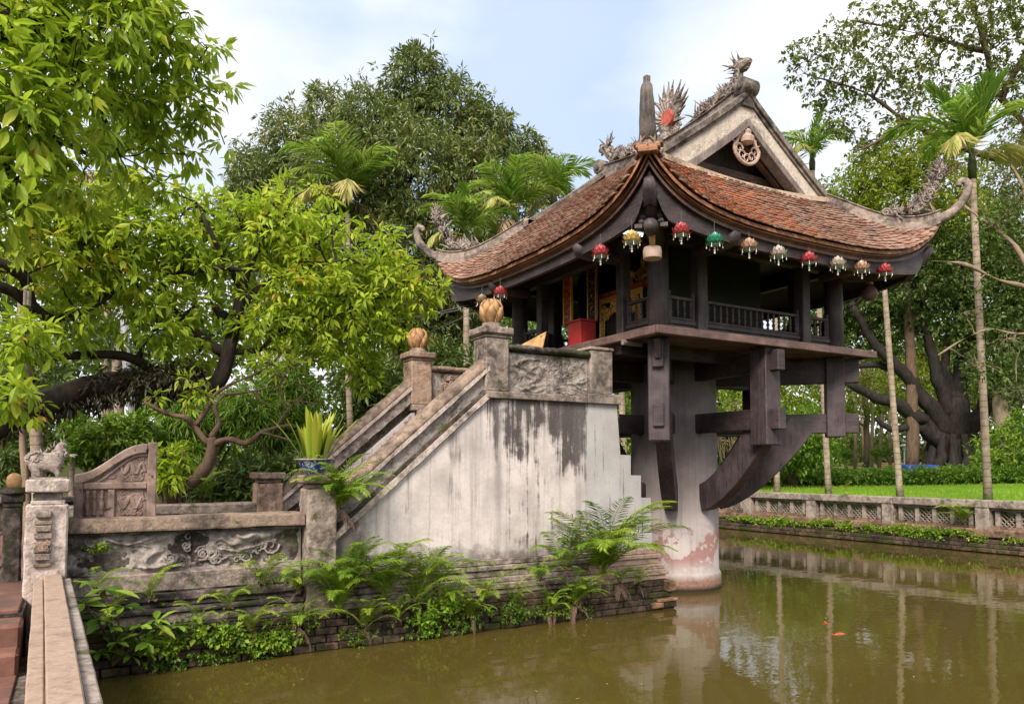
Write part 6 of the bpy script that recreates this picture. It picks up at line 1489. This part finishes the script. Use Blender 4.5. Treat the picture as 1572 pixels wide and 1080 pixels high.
# ---- far wood as one mass
bl = []; rs2 = random.Random(6)
for i in range(300):
    px = -500 + 2600 * i / 299; d = rs2.uniform(60, 78); top = 400 if px < 950 else 360; h = rs2.uniform(0, 1)
    top_ = top; lo = 712
    py = lo - (lo - top_) * h; bl.append((tuple(at(px, py, d)), (rs2.uniform(2.2, 3.8), rs2.uniform(2.2, 3.8), rs2.uniform(2, 3.2))))
for i in range(110): bl.append((tuple(at(-400 + 2400 * i / 109, rs2.uniform(672, 706), rs2.uniform(84, 92))), (3.4, 3.4, 2.0)))
V, Fc, tt, C_, pd = cloud(bl, 30000, 7, .62, .36, hollow=.3, seed=90); o = mesh_np('distant_wood', V, Fc, 'leaf_far', None, tt); tag(o, 'distant wood closing the view behind all the trees', 'woods', kind='stuff')
for i, (px, d, py0) in enumerate([(1312, 52, 560), (1337, 54, 560), (1349, 50, 540), (1366, 56, 560), (1392, 50, 540), (1407, 55, 560), (1421, 48, 540), (1326, 60, 580)]):
    b = at(px, 700, d); b.z = land_z(b.x, b.y); tp = at(px + rs2.uniform(-8, 8), py0, d); t = thing('park_tree', ('leftmost', 'third', 'fourth', 'fifth', 'sixth', 'seventh', 'rightmost', 'farthest, second')[i] + ' from the left of the thin pale park trunks beyond the iron fence', 'tree', b, 'thin park trees beyond the fence')
    obj('trunk', G().tube([b, b.lerp(tp, .5) + Vector((.1, 0, 0)), tp], [.14, .11, .07], 7), 'bark_pale', t, True)
    V, Fc, tt, C_, pd = cloud([(tuple(tp), (1.1, 1.1, .9))], 60, 6, .35, .18, seed=120 + i); mesh_np('crown', V, Fc, 'leaf_far', t, tt)['kind'] = 'stuff'
# ---- park furniture
fa, fb_ = at(1270, 712, 37), at(1398, 712, 37); fa.z = fb_.z = land_z(fa.x, fa.y); t = thing('iron_fence', 'low black iron picket fence at the far edge of the lawn', 'fence', fa)
for z in (.12, .52): obj('rail', G().beam(fa + Vector((0, 0, z)), fb_ + Vector((0, 0, z)), .03, .03), 'iron', t)
n = 42; pk = None
for i in range(n + 1):
    p = fa.lerp(fb_, i / n)
    if pk is None: pk = obj('picket', G().beam(p, p + Vector((0, 0, .58)), .018, .018), 'iron', t); base_p = p.copy()
    else: copy_part(pk, t, p - base_p)
p = at(1410, 716, 33); p.z = land_z(p.x, p.y); t = thing('covered_bench', 'long low box covered with a blue tarpaulin left of the banyan trunk', 'box', p)
dx = RIGHT * .72; dy = Vector((-RIGHT.y, RIGHT.x, 0)) * .35
obj('box_body', G().obb(p + Vector((0, 0, .12)), dx * .92, dy * .9, (0, 0, .12)), 'brick', t); obj('tarp', G().obb(p + Vector((0, 0, .40)), dx, dy, (0, 0, .16)), 'tarp', t, bevel=.04, bsegs=2, seg=.15, amp=.03, freq=3)
for i, (px, py, d, lb_) in enumerate([(1553, 668, 40, 'white park lamp post right of the banyan'), (1388, 695, 44, 'small white park lamp among the far trunks')]):
    p = at(px, py, d); p.z = land_z(p.x, p.y); h = .9 + (1.3 if i == 0 else .5) * 1.0; t = thing('park_lamp', lb_, 'lamp', p)
    obj('post', G().tube([p, p + Vector((0, 0, h))], .05, 8), 'white_paint', t); obj('lamp_shade', G().lathe(p + Vector((0, 0, h)), [(.06, 0), (.16, .02), (.36, .08), (.05, .2)], 12), 'white_paint', t, True); obj('globe', G().lathe(p + Vector((0, 0, h - .2)), [(.05, 0), (.1, .08), (.08, .19)], 10), 'white_paint', t, True)
p = at(1512, 688, 50); p.z = land_z(p.x, p.y); t = thing('park_kiosk', 'small pink-walled hut with pale roof beyond the banyan', 'hut', p)
obj('wall', G().obb(p + Vector((0, 0, .6)), RIGHT * .8, Vector((-RIGHT.y, RIGHT.x, 0)) * .6, (0, 0, .6)), 'pinkwall', t); obj('roof', G().obb(p + Vector((0, 0, 1.28)), RIGHT * .95, Vector((-RIGHT.y, RIGHT.x, 0)) * .75, (0, 0, .07)), 'white_paint', t, bevel=.03); obj('door', G().obb(p - Vector((-RIGHT.y, RIGHT.x, 0)) * .61 + Vector((0, 0, .45)), RIGHT * .2, Vector((-RIGHT.y, RIGHT.x, 0)) * .02, (0, 0, .42)), 'iron', t)
p = at(1548, 690, 31); p.z = land_z(p.x, p.y); t = thing('pale_tree_trunk', 'thick pale trunk right of the banyan', 'tree', p); obj('trunk', G().tube([p, at(1540, 650, 31), at(1535, 620, 31), at(1534, 595, 31)], [.38, .32, .28, .24], 12), 'bark_pale', t, True)
V, Fc, tt, C_, pd = cloud(pxblobs([(1535, 580, 31, 34, 1.3)]), 260, 6, .2, .09, seed=133); mesh_np('crown', V, Fc, 'leaf_dark', t, tt)['kind'] = 'stuff'
# hanging bird box, cables, fish
p = at(42, 455, 8.05); t = thing('bird_box', 'small pale wooden box hanging from the left branches', 'box', p)
obj('box_body', G().box(p.x - .035, p.x + .035, p.y - .035, p.y + .035, p.z - .10, p.z + .07), 'stone_white', t, bevel=.006)
obj('box_roof', G().lathe(p + Vector((0, 0, .071)), [(.06, 0), (.055, .01), (.01, .05)], 4), 'wood_grey', t)
for q in (-.017, .017): obj('bar', G().box(p.x + q - .004, p.x + q + .004, p.y - .043, p.y - .036, p.z - .08, p.z + .05), 'wood_grey', t)
obj('hanger', G().tube([p + Vector((0, 0, .12)), p + Vector((0, 0, .3))], .004, 4), 'cable', t)
for i, (a, b, lb_) in enumerate([((430, 500, 12), (745, 468, 11.6), 'upper thin cable sagging from the trees to the pagoda eave'), ((500, 555, 12), (735, 476, 11.6), 'lower thin cable rising from the trees to the pagoda eave'), ((450, 505, 12.3), (745, 462, 11.7), 'third thin cable just above the other two')]):
    A_, B_ = at(*a), at(*b); pts = [A_.lerp(B_, k / 12) - Vector((0, 0, .10 * math.sin(PI * k / 12))) for k in range(13)]
    tag(obj('cable', G().tube(pts, .007, 5), 'cable'), lb_, 'cable')
for i, (px, py, az, lb_) in enumerate([(1289, 973, .2, 'orange goldfish nearer the camera, just under the surface'), (1267, 955, 1.2, 'smaller orange goldfish left of and beyond the other')]):
    p = onpl(px, py, 2, 0); d = Vector((math.cos(az - .5), math.sin(az - .5), 0)); s_ = Vector((-d.y, d.x, 0)); t = thing('goldfish', lb_, 'fish', p); f_ = .07 if i == 0 else .05
    obj('body', G().tube([p - d * f_ * .9, p - d * f_ * .5, p, p + d * f_ * .5, p + d * f_], [.006, .016, .026, .020, .005], 10, squash=.5), 'fish', t, True)
    obj('tail', G().prism([p - d * f_ * .8, p - d * f_ * 1.4 + s_ * .035, p - d * f_ * 1.2, p - d * f_ * 1.4 - s_ * .035], (0, 0, .005)), 'fish', t)
rs5 = np.random.RandomState(5); n = 70; P = np.stack([rs5.uniform(-4.5, 9, n), rs5.uniform(-3, .4, n), np.full(n, .004)], 1); a = rs5.uniform(0, 6.3, n)
V, Fc = leaf_arrays(P, np.stack([np.cos(a), np.sin(a), 0 * a], 1), rs5.uniform(.02, .05, n), .018, .05, NRM=np.tile([0, 0, 1.], (n, 1)))
tag(mesh_np('floating_leaves', V, Fc, 'leaf_dry', None, np.full(n * 4, .6)), 'small fallen leaves floating on the pond', 'leaves', kind='stuff')
# ---- ferns on the plinth
FF = [frond_mesh('frond', 'leaf_fern', .60, 27, .105, .0115, 1.7, 1.15, .18, 10 + s, .10, .35, t0, .005) for s, t0 in enumerate((.3, .45, .62, .8))]
FL_ = [frond_mesh('frond', 'leaf_fern', 1.05, 40, .18, .0105, 1.6, 1.2, .28, 30 + s, .12, .45, t0, .006) for s, t0 in enumerate((.3, .5, .7))]
FD = [frond_mesh('frond', 'leaf_withered', .42, 24, .085, .009, 1.1, -.2, .5, 44 + s, .06, .4, t0, .005) for s, t0 in enumerate((.15, .5))]
def fern(px, py, yv, n, sc_l, label, seed, lng=False, dry=0, face=-PI / 2, arc=2.6, name='fern', ax=1):
    p = onpl(px, py, ax, yv); t = thing(name, label, 'fern', p, 'ferns growing from the plinth'); rs = random.Random(seed)
    for i in range(n):
        a = face + arc * (i / max(1, n - 1) - .5) * 1.0 + rs.uniform(-.25, .25) - PI / 2
        put_frond(rs.choice(FL_ if lng else FF), t, (rs.uniform(-.03, .03), rs.uniform(-.02, .02), rs.uniform(-.02, .02)), a, rs.uniform(-.35, .45), sc_l * 1.28 * rs.uniform(.7, 1.15), rs.uniform(-.3, .3))
    for i in range(dry): put_frond(rs.choice(FD), t, (rs.uniform(-.05, .05), rs.uniform(-.03, 0), -.02), face - PI / 2 + rs.uniform(-1, 1), rs.uniform(-.6, -.1), sc_l * rs.uniform(.6, 1.0), 0)
    g = G()
    for i in range(5): a = rs.uniform(0, 6.3); g.tube([p + Vector((0, .05, -.03)), p + Vector((.03 * math.cos(a), -.01, -.01)), p + Vector((.05 * math.cos(a), -.04, .03 * math.sin(a)))], [.012, .009, .005], 5)
    obj('rootstock', g, 'bark_mid', t); return t
F_LIST = [(720, 945, .56, 11, .5, 'bright fern drooping to the water right of the round-leaved creeper', 24, False, 1), (540, 900, .66, 12, .55, 'feathery fern just right of the dark wall pillar base', 25, True, 0), (670, 900, .64, 9, .48, 'slim arching fern on the ledge above the round-leaved creeper', 26, True, 0), (845, 935, .54, 12, .55, 'low dense fern at the water beneath the tall dark fern', 27, False, 2), (980, 895, .60, 8, .45, 'small fern at the right end of the plinth beside the pillar', 28, False, 3), (385, 965, .56, 9, .45, 'fern over the bricks below the relief wall middle', 29, False, 1), (870, 868, .62, 12, .62, 'tall dark feathery fern directly left of the great fern', 20, True, 2), (610, 950, .56, 9, .5, 'low bright fern hanging over the bricks left of the creeper', 21, False, 0), (790, 925, .57, 8, .5, 'little fern at the waterline between creeper and great fern', 22, False, 1), (350, 930, .62, 6, .4, 'little fern low on the relief wall mouldings', 23, False, 0), (520, 778, .74, 26, .80, 'lush arching fern growing at the foot of the stair string', 1, False, 2), (402, 893, .74, 9, .55, 'small feathery fern at the middle of the relief wall', 2, False, 0), (232, 918, .70, 7, .48, 'tiny bright fern on the moulding near the corner', 3, False, 0), (150, 905, .62, 6, .5, 'single feathery fern beside the corner pillar foot', 4, False, 0),
    (455, 905, .70, 7, .6, 'fern hanging down the wall below the flower bowl', 5, False, 1), (520, 935, .62, 13, .62, 'wide feathery fern right of the wall pillar foot', 6, True, 0), (590, 915, .62, 13, .60, 'spreading fern left of the plinth middle', 7, True, 1), (560, 960, .56, 10, .6, 'bright low fern touching the water left of middle', 8, False, 1),
    (640, 925, .60, 10, .55, 'fern with arching tips below the plinth middle', 9, True, 0), (745, 918, .58, 11, .62, 'brightest yellow-green fern below the streaked wall', 10, False, 0), (690, 920, .60, 8, .5, 'small fern among creepers below the wall', 11, False, 1), (828, 888, .60, 10, .55, 'bright fern left of the great fern', 12, False, 2), (925, 880, .58, 24, .85, 'great fern with long pale arching fronds at the right of the plinth', 13, True, 2),
    (885, 925, .52, 14, .75, 'drooping fern over the water below the great fern', 14, False, 3), (950, 893, .50, 6, .6, 'withered brown fern under the great fern', 15, False, 12), (455, 960, .56, 9, .6, 'fan-like pale fern low at the waterline', 16, False, 2), (300, 960, .58, 7, .45, 'small fern in the creepers by the relief wall', 17, False, 0), (505, 885, .70, 6, .5, 'slim fern between pillar and plinth', 18, False, 0), (165, 960, .56, 7, .5, 'fern low behind the broad-leaved shrub', 19, False, 0)]
for f in F_LIST: fern(f[0], f[1], f[2], f[3], f[4], f[5], f[6], f[7], f[8])
fern(1478, 800, 10.4, 14, .75, 'bright fern overhanging the far balustrade', 50, False, 0, face=PI, ax=0, arc=3)
fern(1300, 765, 10.6, 7, .7, 'small fern poking through the far balustrade lattice', 51, False, 0, face=PI, ax=0)
fern(310, 765, 3.3, 9, .7, 'pale fan-leaved plant with a dry leaf behind the court wall', 52, False, 4, ax=1)
# creeping ground cover on the ledges (near) and the far bank
def coverband(name, label, segs, n, k, L_, W_, leaf, seed, droop=.2):
    V, Fc, tt, C_, pd = cloud(segs, n, k, L_, W_, seed=seed, hollow=.1, droop=droop); o = mesh_np(name, V, Fc, leaf, None, tt); tag(o, label, 'creeper', kind='stuff'); return o
rs3 = random.Random(44); segs = []
for i in range(46):
    x = rs3.uniform(-5.35, -.55); u = rs3.random(); z = rs3.choice((.36, .28, .20, .12, .06)); dens = 1 if (x < -3.2 or -2.9 < x < -.4) else .5
    segs.append(((x, .57 + (.08 if z > .45 else 0) - .05 * rs3.random(), z), (rs3.uniform(.08, .26), .06, rs3.uniform(.04, .11))))
coverband('creeping_plants', 'small-leaved creepers covering the brick ledges above the water', segs, 700, 7, .038, .02, 'leaf_cover', 61)
coverband('creeping_plants', 'round-leaved creeper hanging at the middle of the plinth', [(tuple(onpl(690, 925, 1, .55)), (.22, .06, .13)), (tuple(onpl(655, 955, 1, .54)), (.14, .05, .10)), (tuple(onpl(250, 990, 1, .54)), (.18, .05, .09)), (tuple(onpl(340, 975, 1, .54)), (.25, .05, .10)), (tuple(onpl(420, 985, 1, .54)), (.25, .05, .08))], 420, 6, .05, .035, 'leaf_fern', 62)
segs = []
for i in range(70):
    y = rs3.uniform(-.5, 11.5) if i > 30 else rs3.choice((7.6, 6.9, 3.6, 3.2, 2.8, 5.6)) + rs3.uniform(-.5, .5)
    segs.append(((10.33 + .05 * rs3.random(), y, rs3.uniform(.25, .40)), (.08, rs3.uniform(.12, .35), rs3.uniform(.04, .09))))
coverband('bank_creepers', 'bright low creepers along the foot of the far balustrade', segs, 1300, 7, .055, .032, 'leaf_fern', 63)
coverband('lattice_weeds', 'weeds growing behind the openwork of the far balustrade', [((10.68, -1 + .45 * q, .70 + .04 * math.sin(q * 2.1)), (.07, .30, .16)) for q in range(32)], 2200, 7, .06, .03, 'leaf_cover', 64)
V, Fc, tt, C_, pd = cloud([((x, .80, z), (.12, .04, .03)) for x, z in ((-4.35, .56), (-4.0, .64), (-4.9, .56), (-5.3, .60), (-5.5, 1.05))], 120, 6, .035, .022, seed=66); tag(mesh_np('ledge_moss_plants', V, Fc, 'leaf_fern', None, tt), 'tiny plants sprouting on the relief wall mouldings', 'weeds', kind='stuff')
# broad-leaved shrub by the corner, each leaf a part
sb = onpl(185, 1000, 1, .45); t = thing('broad_leaved_shrub', 'glossy broad-leaved shrub growing over the water below the relief wall corner', 'shrub', (sb.x, .5, .2)); rs4 = np.random.RandomState(3); g = G(); P = []; D = []; LLn = []
for i, (px, py) in enumerate([(160, 905), (190, 930), (150, 950), (215, 960), (180, 985), (150, 1000), (200, 1005), (240, 950), (170, 960), (130, 925), (225, 985), (160, 975), (270, 960)]):
    c = onpl(px, py, 1, .42 + .12 * rs4.rand()); g.tube(wander((sb.x - .05, .55, .1), tuple(c), 4, .1, .1, i), .008, 5, False)
    for k in range(8):
        a = 2 * PI * k / 8 + rs4.rand(); P.append(tuple(c)); D.append((math.cos(a), math.sin(a) * .8 - .2, .25 * rs4.randn() - .1)); LLn.append(.10 + .07 * rs4.rand())
obj('stems', g, 'bark_mid', t); leaf_objects(t, 'leaf_cover', P, D, LLn, 120, .40, seed=5); LPy = leaf_objects(t, 'leaf_snake', [tuple(onpl(175, 905, 1, .42)), tuple(onpl(235, 955, 1, .40)), tuple(onpl(245, 950, 1, .42))], [(1, -.3, -.35), (.8, -.4, -.6), (.9, -.1, .5)], [.2, .22, .14], 3, .3)
